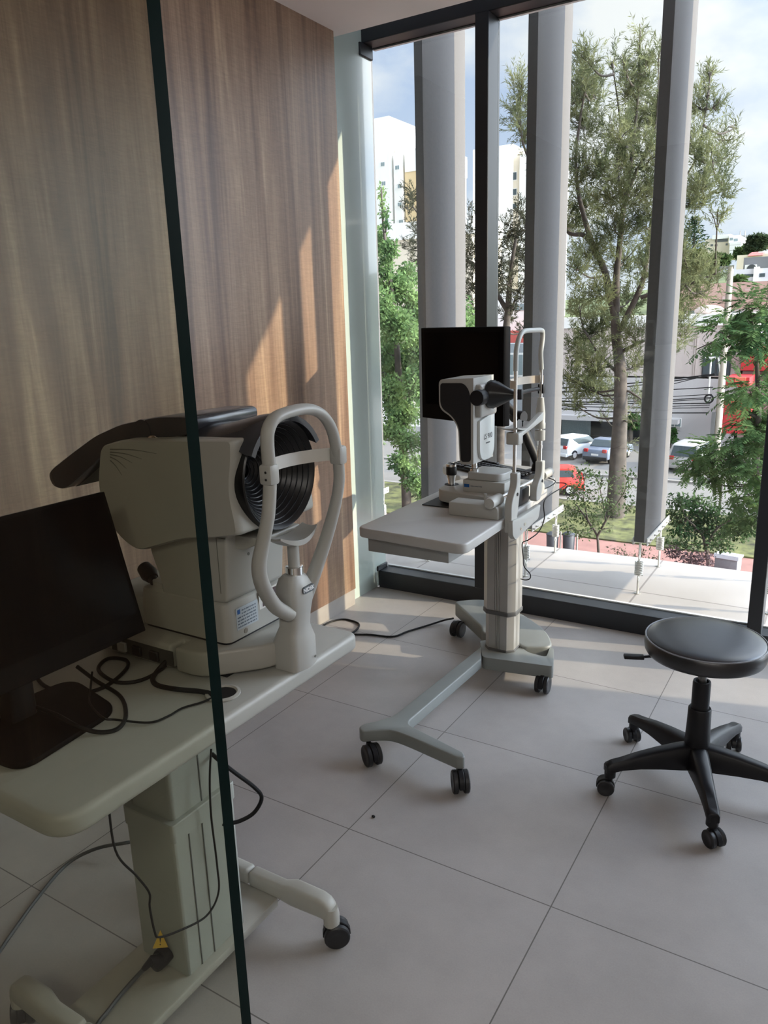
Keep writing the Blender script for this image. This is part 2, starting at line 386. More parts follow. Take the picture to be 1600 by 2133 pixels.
# unseen fill panels added under the ceiling to brighten the camera-facing sides
for lx, ly, place in ((.2, -1.3, 'nearer the wood wall'), (1.35, -1.3, 'nearer the white side wall')):
    t = thing('fill_panel', 'square white fill panel added under the ceiling behind the viewer, ' + place, 'fill light', (lx, ly, ZC-.03), group='added fill panels behind the viewer')
    obj('fill_panel_frame', MB().box(-.3, .3, -.3, .3, 0, .03).bevel(.004, 1), PAINT, t)
    em = MAT.get('fill diffuser')
    if not em:
        em = bpy.data.materials.new('fill diffuser'); em.use_nodes = True; b = em.node_tree.nodes['Principled BSDF']
        b.inputs['Emission Color'].default_value = (1, .96, .9, 1); b.inputs['Emission Strength'].default_value = 1.5; MAT['fill diffuser'] = em
    obj('diffuser', MB().box(-.28, .28, -.28, .28, -.004, 0), em, t)
    ld = bpy.data.lights.new('fill lamp', 'AREA'); ld.energy = FILL_W; ld.size = .56; ld.color = (1, .96, .91)
    lo = bpy.data.objects.new('fill_light', ld); COL.objects.link(lo); lo.parent = t; lo.location = (0, 0, -.012)

# ------------------------------------------------------------------ caster with twin wheels
def caster(parent, x, y, top, r=.030, ang=0., wid=.05, off=.018, world=True, hoodm=None):
    """stem at (x,y); wheels trail by off in direction ang; wheels stand on z=0"""
    c, s_ = math.cos(ang), math.sin(ang); wx, wy = x + c*off, y + s_*off
    ax = Vector((-s_, c, 0)); ctr = Vector((wx, wy, r))
    h = MB()
    h.cyl((x, y, r*1.5), (x, y, top), .008, seg=14)
    arc = []
    for k in range(9):
        a = math.radians(-10 + 200*k/8); arc.append(Vector((c*math.cos(a), s_*math.cos(a), math.sin(a))))
    rings = [[ctr + v*(r*1.10) - ax*wid*.16, ctr + v*(r*1.10) + ax*wid*.16, ctr + v*(r*.3) + ax*wid*.16, ctr + v*(r*.3) - ax*wid*.16] for v in arc]
    h.loft(rings)
    o = obj('caster', h.bevel(.0015, 1), hoodm or BLACK, parent)
    for sg in (-1, 1):
        a0 = ctr + ax*sg*wid*.17; a1 = ctr + ax*sg*wid*.5
        L = (a1-a0).length; u = (a1-a0).normalized()
        wb = MB(); wb.lathe([(r*.3, 0), (r*.93, 0), (r, L*.15), (r, L*.8), (r*.9, L*.98), (r*.55, L), (r*.4, L*.86), (0, L*.86)], a0, 26, u)
        wo_ = obj('wheel', wb, RUB, o)
    return o

exec_sections = True

# ================================================================== slit-lamp style table by the window
def make_table_window():
    t = thing('instrument_table', 'pale grey wheeled instrument table by the window, carrying the black-and-white eye biometer', 'table', (-1.10, 2.64, 0), world=True)
    top = rpoly([(-.962,2.002),(-.985,2.70),(-1.035,3.08),(-1.18,3.275),(-1.61,3.275),(-1.63,3.13),(-1.50,3.00),(-1.40,2.90),(-1.382,2.72),(-1.378,2.035)],
                [.045,.2,.15,.14,.05,.08,.10,.12,.1,.035], 6)
    obj('tabletop', MB().prism(top, 'z', .706, .74).bevel(.006, 3), TOPM, t)
    obj('under_drawer', MB().box(-1.350,-1.045,2.062,2.36,.652,.7055).bevel(.003,2), mat('drawer grey', (.30,.30,.29), .45, var=.03), t)
    def octo(hx, hy, c): return [(-hx+c,-hy),(hx-c,-hy),(hx,-hy+c),(hx,hy-c),(hx-c,hy),(-hx+c,hy),(-hx,hy-c),(-hx,-hy+c)]
    cx, cy = -1.105, 2.655
    def ribbed(hx, hy, c, z0, z1):
        poly = []
        pts = octo(hx, hy, c)
        for i, p in enumerate(pts):
            q = pts[(i+1) % 8]; poly.append(p)
            if i in (0, 2, 4, 6):
                for k in (.38, .46, .54, .62):
                    for dd, dep in ((-.012, 0), (-.008, .0035), (.008, .0035), (.012, 0)):
                        u = k + dd; x = p[0]+(q[0]-p[0])*u; y = p[1]+(q[1]-p[1])*u
                        nx, ny = (0, 1) if i == 0 else (-1, 0) if i == 2 else (0, -1) if i == 4 else (1, 0)
                        poly.append((x+nx*dep, y+ny*dep))
        return MB().prism([(cx+x, cy+y) for x, y in poly], 'z', z0, z1)
    lower = obj('lower_column', ribbed(.060, .052, .022, .115, .30), ALU, t, ang=20)
    obj('upper_column', ribbed(.067, .058, .024, .285, .7055), ALU, t, ang=20)
    for z0, z1, k in ((.272, .290, .070), (.112, .126, .0635)):
        obj('column_collar', MB().prism([(cx+x, cy+y) for x, y in octo(k, k-.008, .025)], 'z', z0, z1).bevel(.003, 2), mat('collar grey', (.09,.09,.09), .45), t)
    # wheeled base: rear wing, front bar with a gap, beam and fork
    P = lambda x, y, z=.118: tuple(pz(x, y, z)[:2])
    wing = rpoly([P(945,1256), P(1010,1250), P(1085,1279), P(1140,1318), P(1153,1352), P(1090,1352), P(1060,1330), P(1005,1322), P(1003,1309)], [.03,.25,.3,.25,.05,.02,.02,.02,.01], 7)
    obj('base_wing', MB().prism(wing, 'z', .060, .128).bevel(.008, 3), GREYP, t)
    bar = rpoly([P(1000,1338,.11), P(1060,1330,.11), P(1100,1362,.11), P(1138,1372,.11), P(1146,1350,.11), P(1154,1355,.11), P(1153,1392,.11), P(1005,1372,.11)], [.01,.01,.02,.02,.01,.02,.02,.02], 5)
    obj('base_bar', MB().prism(bar, 'z', .066, .117).bevel(.007, 3), GREYP, t)
    Q = lambda x, y: tuple(pz(x, y, .118)[:2])
    fork = rpoly([Q(1003,1345), Q(814,1495), Q(757,1507), Q(747,1514), Q(752,1523), Q(810,1519), Q(843,1530), Q(953,1578), Q(969,1577), Q(966,1567), Q(846,1506), Q(1003,1372)],
                 [.0,.05,.01,.012,.012,.05,.05,.012,.015,.012,.03,.0], 5)
    obj('base_fork', MB().prism(fork, 'z', .076, .118).bevel(.007, 3), GREYP, t)
    for x, y, a, tp in ((-1.240,1.855,-.6,.08), (-.917,1.868,-.95,.08), (-.905,2.60,-1.5,.07), (-1.425,2.925,-1.6,.065)):
        caster(t, x, y, tp, r=.036, ang=a, wid=.052, off=.026)
    return t
make_table_window()

def make_biometer():
    t = thing('optical_biometer', 'black and white eye biometer with a black cone, on the window table', 'eye instrument', (-1.15, 2.52, .74), world=True)
    obj('slide_mat', MB().box(-1.325,-1.0,2.40,2.70,.7402,.7435), BLACKS, t)
    b = rpoly([(-1.295,2.44),(-1.00,2.40),(-1.0,2.66),(-1.295,2.66)], [.06,.01,.01,.06], 6)
    obj('sliding_base', MB().prism(b, 'z', .7505, .795).bevel(.005, 3), CREAM, t)
    obj('slide_foot', MB().box(-1.27,-1.02,2.46,2.64,.7435,.7505), BLACK, t)
    for y0 in (2.315, 2.70):
        c = rpoly([(-1.172,.7402),(-.985,.7402),(-.985,.788),(-1.172,.788)], [0,0,.022,.006], 6)
        obj('rail_cover', MB().prism(c, 'y', y0, y0+.075).bevel(.004, 2), CREAM, t)
    ax = obj('roller_axle', MB().cyl((-1.005,2.30,.803),(-1.005,2.80,.803),.007), CHROME, t)
    obj('roller_knob', MB().lathe([(0,0),(.018,.001),(.0195,.006),(.0195,.085),(.014,.098),(0,.099)], (-1.005,2.285,.803), 24, (0,1,0)), CREAM, ax)
    obj('roller_knob', MB().lathe([(0,0),(.016,.001),(.0175,.006),(.0175,.085),(.012,.098),(0,.099)], (-1.005,2.80,.803), 24, (0,1,0)), CREAM, ax)
    obj('lock_pin', MB().lathe([(.004,0),(.004,.018),(.006,.019),(.006,.034),(0,.035)], (-1.045,2.345,.788), 16), CREAM, t)
    obj('connector_box', MB().box(-1.035,-.99,2.51,2.62,.7402,.800).bevel(.004,2), BLACK, t)
    j = obj('joystick', MB().lathe([(.014,0),(.013,.01),(.0165,.03),(.019,.038)], (-1.275,2.545,.795), 24), CHROME, t)
    obj('joystick_grip', MB().lathe([(.019,0),(.0205,.004),(.0205,.030),(.019,.032)], (-1.275,2.545,.833), 24), BLACK, j)
    obj('joystick_button', MB().lathe([(.0195,0),(.0195,.009),(.013,.013),(0,.0135)], (-1.275,2.545,.865), 24), CHROME, j)
    obj('joystick_well', MB().lathe([(.027,0),(.027,.0012),(0,.0012)], (-1.275,2.545,.795), 28), BLACK, t)
    c = rpoly([(-1.185,2.455),(-1.02,2.455),(-1.02,2.60),(-1.185,2.60)], .006, 3)
    bx = obj('carriage', MB().prism(c, 'z', .795, .838).bevel(.003,2), CREAM, t)
    blue = mat('blue badge', (.01,.09,.30), .4)
    obj('badge', MB().box(-1.178,-1.158,2.4535,2.4552,.812,.824), blue, bx)
    gy = mat('grey print', (.16,.17,.18), .5)
    m_ = MB()
    for k in range(9): m_.box(-1.152+k*.0052, -1.152+k*.0052+.0036, 2.4538, 2.4552, .816, .8195)
    obj('badge_print', m_, gy, bx)
    c = rpoly([(-1.172,2.465),(-1.045,2.465),(-1.03,2.53),(-1.045,2.595),(-1.172,2.595)], [.012,.03,.05,.03,.012], 5)
    obj('upper_tray', MB().prism(c, 'z', .838, .866).bevel(.004,3), WHITE, t)
    obj('head_post', MB().lathe([(.016,0),(.016,.01),(.011,.012),(.011,.034),(.016,.036),(.016,.05)], (-1.158,2.50,.864), 22), CHROME, t)
    # head: white shell, black flanks set into it
    Y0, Y1 = 2.44, 2.615
    def pp(lst): return [(p.x, p.z) for p in (pyy(x, y, Y0) for x, y in lst)]
    shell = rpoly(pp([(914,790),(1016,788),(1020,800),(1020,866),(1005,884),(1005,968),(958,968),(954,890),(940,868),(915,852)]),
                  [.02,.02,.01,.01,.008,.02,.02,.06,.06,.03], 6)
    # front face is upright: clip the profile at the front plane
    xf = pyy(984, 900, Y0).x
    shell = [(min(x, xf+.004), z) for x, z in shell]
    sh = [shell[0]]
    for p in shell[1:]:
        if (Vector(p)-Vector(sh[-1])).length > 1e-5: sh.append(p)
    hd = obj('head_shell', MB().prism(sh, 'y', Y0, Y1).bevel(.010, 4), WHITE, t)
    cxm = sum(p[0] for p in sh)/len(sh)
    flank = rpoly(pp([(917.5,798),(966,798),(977,812),(981,835),(981,962),(960.5,962),(956.5,889),(942,865.5),(917.5,849)]), [.012,.03,.04,.02,.012,.012,.05,.05,.03], 7)
    for a, b_ in ((Y0-.0012, Y0+.012), (Y1-.012, Y1+.0012)):
        obj('flank_panel', MB().prism(flank, 'y', a, b_), mat('dull black flank', (.006,.006,.008), .55), hd)
    zt = pyy(984, 880, Y0).z; zb = pyy(984, 966, Y0).z
    fp = rpoly([(2.475,zt),(2.607,zt+.022),(2.607,zb),(2.475,zb)], [.006,.006,.055,.055], 7)
    obj('front_plate', MB().prism(fp, 'x', xf-.002, xf+.014).bevel(.004,2), mat('pale grey plastic', (.60,.62,.60), .42, var=.02), hd)
    zl = (zt+zb)/2 + .012
    lettering('LS 900', .028, gy, hd, frame_mtx((xf+.0144, 2.545, zl), (0,1,0), (0,0,1)))
    mm = MB()
    for k in range(7): mm.box(xf+.0142, xf+.0147, 2.527+k*.0052, 2.5306+k*.0052, zl-.026, zl-.021)
    obj('lettering', mm, gy, hd, smooth=False)
    # nose above the plate and the measuring cone
    zc = 1.143; yc = 2.53
    obj('nose_block', MB().box(xf-.004, xf+.026, 2.458, 2.602, zt+.014, zc+.04).bevel(.010,3), WHITE, hd)
    cn = obj('measuring_cone', MB().lathe([(.046,0),(.050,.006),(.051,.02),(.047,.026),(.046,.034),(.012,.098),(.0105,.106),(.010,.108),(.0065,.108),(.006,.09)], (xf+.022, yc, zc), 40, (1,0,0)), mat('satin black cone', (.012,.012,.014), .3), t)
    obj('tip_ring', MB().lathe([(.011,0),(.012,.002),(.012,.007),(.0085,.008),(.007,.008)], (xf+.128, yc, zc), 24, (1,0,0)), BLACKG, cn)
    obj('side_cap', MB().lathe([(0,0),(.026,.0005),(.028,.004),(.028,.055),(0,.056)], (xf+.018, 2.435, zc-.005), 28, (0,1,0)), BLACK, cn)
    return t
make_biometer()

def make_headrest():
    t = thing('chin_rest_stand', 'tall tubular chin and forehead rest clamped to the edge of the window table', 'chin rest', (-.955, 2.52, .70), world=True)
    ya, yb, X = 2.400, 2.643, -.962
    cl = obj('clamp_plate', MB().prism(rpoly([(2.335,.688),(2.36,.665),(2.585,.690),(2.60,.738),(2.40,.735),(2.33,.740)], [.01,.012,.015,.005,.005,.01], 4), 'x', -.956, -.938).bevel(.003,2), CREAM, t)
    for yy, zz in ((2.405,.694),(2.44,.703)): obj('bolt', MB().lathe([(.005,0),(.005,.003),(.002,.003),(.002,.001),(0,.001)], (-.938,yy,zz), 14, (1,0,0)), CHROME, cl)
    for y, dy, zl in ((ya, -.045, .690), (yb, -.050, .752)):
        prof = rpoly([(y-.016,.893),(y+.016,.893),(y+.017,.850),(y+dy+.052,.795),(y+dy+.022,zl),(y+dy-.016,zl),(y+dy-.018,.800),(y-.015,.848)], [.006,.006,.03,.03,.01,.01,.03,.03], 5)
        o = obj('bracket', MB().prism(prof, 'x', -.972, -.945).bevel(.004,3), CREAM, t)
        obj('screw', MB().lathe([(.006,0),(.006,.002),(0,.002)], (-.945,y-.012,.82), 14, (1,0,0)), BLACK, o)
    for y in (ya, yb):
        obj('rod', MB().cyl((X,y,.885),(X,y,1.245),.0062), CHROME, t)
    pth = smooth_path([(X,ya,1.235),(X,ya,1.275),(X,ya+.004,1.305),(X,ya+.022,1.338),(X,ya+.050,1.358),(X,ya+.085,1.363),(X,ya+.15,1.363),(X,yb-.012,1.361),(X,yb+.004,1.350),(X,yb+.003,1.325),(X,yb-.010,1.285),(X,yb-.006,1.255),(X,yb,1.225)], 5)
    obj('head_frame', MB().tube(pth, .0085, 14), mat('light grey coated tube', (.42,.43,.41), .4), t)
    # forehead strap
    arc = []
    for k in range(25):
        u = k/24; y = ya-.012 + (yb-ya+.022)*u; x = X - .055*math.sin(PI*u)**.6 + .004
        arc.append((x, y))
    rings = [[(x-.001,y,1.176),(x+.001,y,1.176),(x+.001,y,1.203),(x-.001,y,1.203)] for x, y in arc]
    obj('forehead_band', MB().loft(rings), mat('ivory strap', (.60,.53,.44), .6), t)
    # black canthus bar
    bar = [(X-.012*math.sin(PI*k/12)-.002, ya+.04+(yb-ya-.04)*k/12, 1.156) for k in range(13)]
    bb = obj('eye_marker_bar', MB().tube(bar, .007, 8, flat=.6), BLACK, t)
    for y in (ya+.035, yb+.004): obj('clamp', MB().box(X-.011,X+.011,y-.008,y+.010,1.138,1.172).bevel(.002,2), BLACK, bb)
    # chin cup on its sleeve
    sl = obj('height_sleeve', MB().lathe([(.019,0),(.019,.02),(.0175,.022),(.0175,.055),(.0115,.105),(.0115,.112)], (X,yb,1.012), 26), CREAM, t)
    obj('height_knob', MB().lathe([(.017,0),(.019,.002),(.019,.036),(.017,.038)], (X,yb,.968), 28), CREAM, t)
    obj('collar', MB().lathe([(.0085,0),(.011,.002),(.011,.012),(.0085,.014)], (X,yb,.938), 22), CHROME, t)
    obj('thick_rod', MB().cyl((X,yb,.885),(X,yb,.97),.0095), CHROME, t)
    blk = rpoly([(X-.028,ya-.016),(X+.02,ya-.016),(X+.02,ya+.03),(X-.028,ya+.03)], .012, 4)
    cb = obj('chin_bracket', MB().prism(blk, 'z', .990, 1.030).bevel(.004,2), CREAM, t)
    arm = rpoly([(ya+.01,1.012),(ya+.05,1.018),(yb-.01,1.045),(yb-.01,1.075),(ya+.13,1.048),(ya+.07,1.034),(ya+.01,1.030)], [.004,.02,.004,.004,.03,.03,.004], 5)
    obj('chin_arm', MB().prism(arm, 'x', X-.004, X+.016).bevel(.003,2), CREAM, cb)
    tray = [[(X-.055+.018*a, ya-.02, 1.034), (X-.055+.018*a, ya+.21, 1.040)] for a in range(2)]
    cup = MB(); rows = []
    for i in range(9):
        u = i/8; row = []
        for k in range(9):
            v = k/8; x = X-.060+.075*v; y = ya-.015+.20*u
            z = 1.036 + .014*((2*u-1)**2) - .006*math.sin(PI*v)
            row.append((x, y, z))
        rows.append(row)
    rings = [r + [(x, y, z-.004) for x, y, z in r[::-1]] for r in rows]
    obj('chin_cup', cup.loft(rings), WHITE, t)
    obj('paper_pin', MB().lathe([(.002,0),(.002,.016),(.0035,.017),(.0035,.021),(0,.022)], (X-.02,ya+.12,1.034), 12), BLACK, cb)
    return t
make_headrest()

def make_monitor_window():
    t = thing('monitor', 'black flat monitor on a tilted arm, standing behind the biometer in front of the window', 'monitor', (-1.05, 3.02, .74), world=True)
    R0 = pyy(1052, 686, 2.78); L = Vector((-.945, .327, 0)).normalized(); wd, hgt = .475, .385
    nrm = Vector((L.y, -L.x, 0));  nrm = nrm if nrm.y < 0 else -nrm
    C = R0 + L*wd/2 - Vector((0,0,hgt/2)); C.z = 1.3695-hgt/2+.005
    rot = Matrix((-L, -nrm, Vector((0,0,1)))).transposed()
    o = obj('monitor_case', MB().obox(C - nrm*.018, wd, .034, hgt, rot).bevel(.005,2), BEZ, t)
    obj('bezel', MB().obox(C + nrm*.001, wd-.002, .006, hgt-.002, rot).bevel(.002,1), BEZ, t)
    obj('screen', MB().obox(C + nrm*.0046 + Vector((0,0,.022)), wd-.05, .002, hgt-.085, rot), SCREEN, o)
    B = C - nrm*.05
    obj('mount_plate', MB().obox(B, .11, .035, .11, rot).bevel(.004,1), BLACK, t)
    e = pyy(1080, 868, 3.03); f = pyy(1120, 962, 3.06)
    obj('swivel', MB().tube([B - Vector((0,0,.02)), B*.5+e*.5+Vector((0,.02,0)), e], .018, 12), BLACK, t)
    obj('hinge', MB().lathe([(.024,-.03),(.026,-.026),(.026,.026),(.024,.03)], e, 24, (-nrm.y, nrm.x, 0)), BLACK, t)
    obj('arm', MB().tube([e, e*.6+f*.4, f], [.017,.020,.019], 12, flat=1.4).bevel(.002,1), BLACK, t)
    obj('stand_neck', MB().tube([f+Vector((0,0,.01)), (f.x-.015,3.06,.752)], .017, 14), BLACK, t)
    obj('stand_base', MB().prism(rpoly([(-1.22,3.06),(-1.075,2.99),(-1.06,3.10),(-1.19,3.18)], .03, 5), 'z', .7403, .753).bevel(.003,2), BLACK, t)
make_monitor_window()

def make_keyboard():
    FL = Vector((-1.570,3.085,.7405)); d = Vector((.912,-.41,0)).normalized(); n = Vector((-d.y, d.x, 0)); wd, dp = .455, .145
    t = thing('keyboard', 'black computer keyboard lying on the window table behind the biometer', 'keyboard', FL + d*wd/2 + n*dp/2, math.atan2(d.y, d.x))
    prof = [(-dp/2,.001),(dp/2,.001),(dp/2,.026),(dp/2-.012,.027),(-dp/2,.012)]
    obj('keyboard_case', MB().prism([(a,b) for a,b in prof], 'x', -wd/2, wd/2).bevel(.002,1), BLACK, t)
    km = MB().box(-.0083,.0083,-.0083,.0083,0,.007); km.bevel(.0018,1)
    first = None; keym = mat('key black', (.02,.02,.022), .35)
    ys = [(-.055+.0205*r) for r in range(5)] + [.060]
    for r, yy in enumerate(ys):
        z = .0135+.015*((yy+dp/2)/dp)
        for k in range(20):
            if r == 0 and 4 <= k <= 9: continue
            if k in (14, 16) and (r % 2): continue
            if first is None: first = obj('key', km, keym, t); o = first
            else: o = first.copy(); COL.objects.link(o); o.parent = t
            o.location = (-wd/2+.022+k*.0216, yy, z)
            if sum(1 for c in t.children) > 99: break
    m_ = obj('space_bar', MB().box(-.117,.008,-.0635,-.047,.0135,.021).bevel(.002,1), keym, t); m_.location = (0,0,0)
make_keyboard()

# ================================================================== stool
def make_stool():
    cx, cy = -.292, 2.222
    t = thing('rolling_stool', 'round black padded stool on five casters, in front of the window at the right', 'stool', (cx, cy, 0))
    s = .1665
    seat = obj('seat_cushion', MB().lathe([(0,.436),(s-.02,.436),(s-.004,.440),(s,.448),(s+.0015,.462),(s,.482),(s-.004,.4865),(s-.010,.490),(s-.03,.4955),(s-.07,.5005),(s-.12,.5025),(0,.503)], (0,0,0), 72), mat('black leatherette', (.009,.009,.012), .32, var=.2, scale=60, bump=.04, spec=.85), t, ang=60)
    ring = [((s-.0015)*math.cos(2*PI*k/72), (s-.0015)*math.sin(2*PI*k/72), .4862) for k in range(72)]
    obj('piping', MB().tube(ring, .0022, 8, closed=True), mat('grey piping', (.22,.23,.25), .4), seat)
    obj('seat_plate', MB().box(-.075,.075,-.065,.065,.425,.436).bevel(.003,1), BLACK, t)
    obj('gas_post', MB().cyl((0,0,.30),(0,0,.428),.0125), mat('grey steel post', (.20,.20,.20), .3, metal=.7), t)
    obj('upper_sleeve', MB().lathe([(.0255,.22),(.0255,.345),(.024,.352),(.019,.352),(.017,.345)], (0,0,0), 32), BLACK, t)
    obj('lower_sleeve', MB().lathe([(.040,.072),(.0385,.10),(.034,.20),(.0325,.262),(.030,.266),(.027,.262)], (0,0,0), 32), BLACK, t)
    # lever to the left
    d = Vector((-.93, -.36, 0)).normalized(); q = Vector((-d.y, d.x, 0))
    lv = obj('height_lever', MB().tube([d*.03+Vector((0,0,.424)), d*.13+Vector((0,0,.424)), d*.175+Vector((0,0,.418))], .004, 10), BLACK, t)
    rot = Matrix((d, q, Vector((0,0,1)))).transposed()
    obj('lever_paddle', MB().obox(d*.197+Vector((0,0,.418)), .058, .022, .011, rot).bevel(.003,2), BLACK, lv)
    R = .268
    leg0 = None
    for k, deg in enumerate((-143, -71, 1, 73, 145)):
        a = math.radians(deg); d = Vector((math.cos(a), math.sin(a), 0)); q = Vector((-d.y, d.x, 0))
        rings = []
        for u, zt, zb, wt, wb in ((0,.148,.070,.026,.032),(.06,.146,.074,.024,.028),(.12,.138,.080,.021,.024),(.18,.127,.084,.019,.021),(.235,.113,.083,.018,.019),(.262,.108,.078,.018,.018),(.283,.100,.072,.016,.016)):
            rings.append([d*u+q*wb+Vector((0,0,zb)), d*u-q*wb+Vector((0,0,zb)), d*u-q*wt+Vector((0,0,zt-.008)), d*u-q*wt*.6+Vector((0,0,zt)), d*u+q*wt*.6+Vector((0,0,zt)), d*u+q*wt+Vector((0,0,zt-.008))])
        obj('leg', MB().loft(rings).bevel(.003,2,50), BLACK, t, ang=45)
        obj('caster_socket', MB().cyl(d*R+Vector((0,0,.058)), d*R+Vector((0,0,.09)), .0165, .0165), BLACK, t)
        caster(t, d.x*R, d.y*R, .075, r=.025, ang=a+(.5 if k % 2 else -.3), wid=.046, off=.012)
make_stool()

# ================================================================== left table
def make_table_left():
    t = thing('instrument_table', 'pale grey wheeled instrument table seen through the glass at the left, carrying the round-faced topographer', 'table', (-1.13, .96, 0), world=True)
    top = rpoly([(-.963,.585),(-.963,1.418),(-1.53,1.418),(-1.53,.585)], [.06,.03,.05,.06], 8)
    obj('tabletop', MB().prism(top, 'z', .638, .68).bevel(.012,4), mat('cream laminate top', (.40,.395,.365), .4, var=.02), t)
    GE = mat('grey green column enamel', (.34,.355,.325), .42, var=.02)
    col = obj('outer_column', MB().prism(rpoly([(-1.215,.885),(-1.072,.885),(-1.072,1.062),(-1.215,1.062)], .008, 3), 'z', .072, .418).bevel(.002,1), GE, t)
    obj('column_collar', MB().prism(rpoly([(-1.218,.882),(-1.069,.882),(-1.069,1.065),(-1.218,1.065)], .009, 3), 'z', .400, .442).bevel(.002,1), GE, t)
    for y in (.925, .963):
        obj('column_groove', MB().box(-1.0725,-1.0705,y-.0012,y+.0012,.074,.40), mat('dark groove', (.08,.085,.08), .5), col)
    inn = obj('inner_column', MB().prism(rpoly([(-1.205,.896),(-1.082,.896),(-1.082,1.05),(-1.205,1.05)], .010, 3), 'z', .43, .6375).bevel(.002,1), GE, t)
    obj('column_groove', MB().box(-1.0825,-1.081,.976,.979,.442,.637), MAT['dark groove'], inn)
    br = obj('support_disc', MB().lathe([(0,0),(.05,.001),(.052,.006),(.052,.030),(0,.031)], (-1.105,.895,.6065), 28), GE, t)
    obj('screw', MB().lathe([(.007,0),(.007,.003),(.004,.005),(0,.005)], (-1.062,.925,.618), 14, (1,.2,0)), CHROME, br)
    CE = mat('cream steel', (.39,.38,.34), .42, var=.03, scale=30)
    obj('base_shelf', MB().prism(rpoly([(-1.235,.66),(-1.053,.66),(-1.053,1.16),(-1.235,1.16)], .004, 2), 'z', .050, .072).bevel(.003,2), CE, t)
    for y in (.675, 1.172):
        for sg, xe in ((1, -.905), (-1, -1.345)):
            xm = -1.145
            L = abs(xe-xm); f = lambda u: xm+sg*L*u
            rings = []
            for u, zc_, h_, w_ in ((0,.090,.042,.036),(.42,.090,.042,.036),(.56,.096,.054,.042),(.88,.098,.052,.040),(.97,.095,.048,.038),(1.03,.088,.040,.036)):
                c_ = [(-w_/2,-h_/2),(w_/2,-h_/2),(w_/2,h_/2),(-w_/2,h_/2)]
                rings.append([(f(u), y+a, zc_+b) for a, b in c_])
            fo = obj('foot', MB().loft(rings).bevel(.010,3,40), CE, t)
            obj('foot_end', MB().lathe([(.019,0),(.019,.025),(.016,.045)], (xe, y, .057), 22), CE, fo)
            caster(t, xe, y, .075, r=.030, ang=.7 if sg > 0 else 2.4, wid=.044, off=.010)
    obj('cable_grommet', MB().lathe([(.034,0),(.036,.001),(.036,.004),(.030,.0055),(.027,.003),(.027,.001),(0,.001)], (-1.035,1.02,.6802), 32), CREAM, t)
    obj('grommet_hole', MB().lathe([(.0265,0),(.0265,.0012),(0,.0013)], (-1.035,1.02,.6812), 24), BLACK, t)
make_table_left()

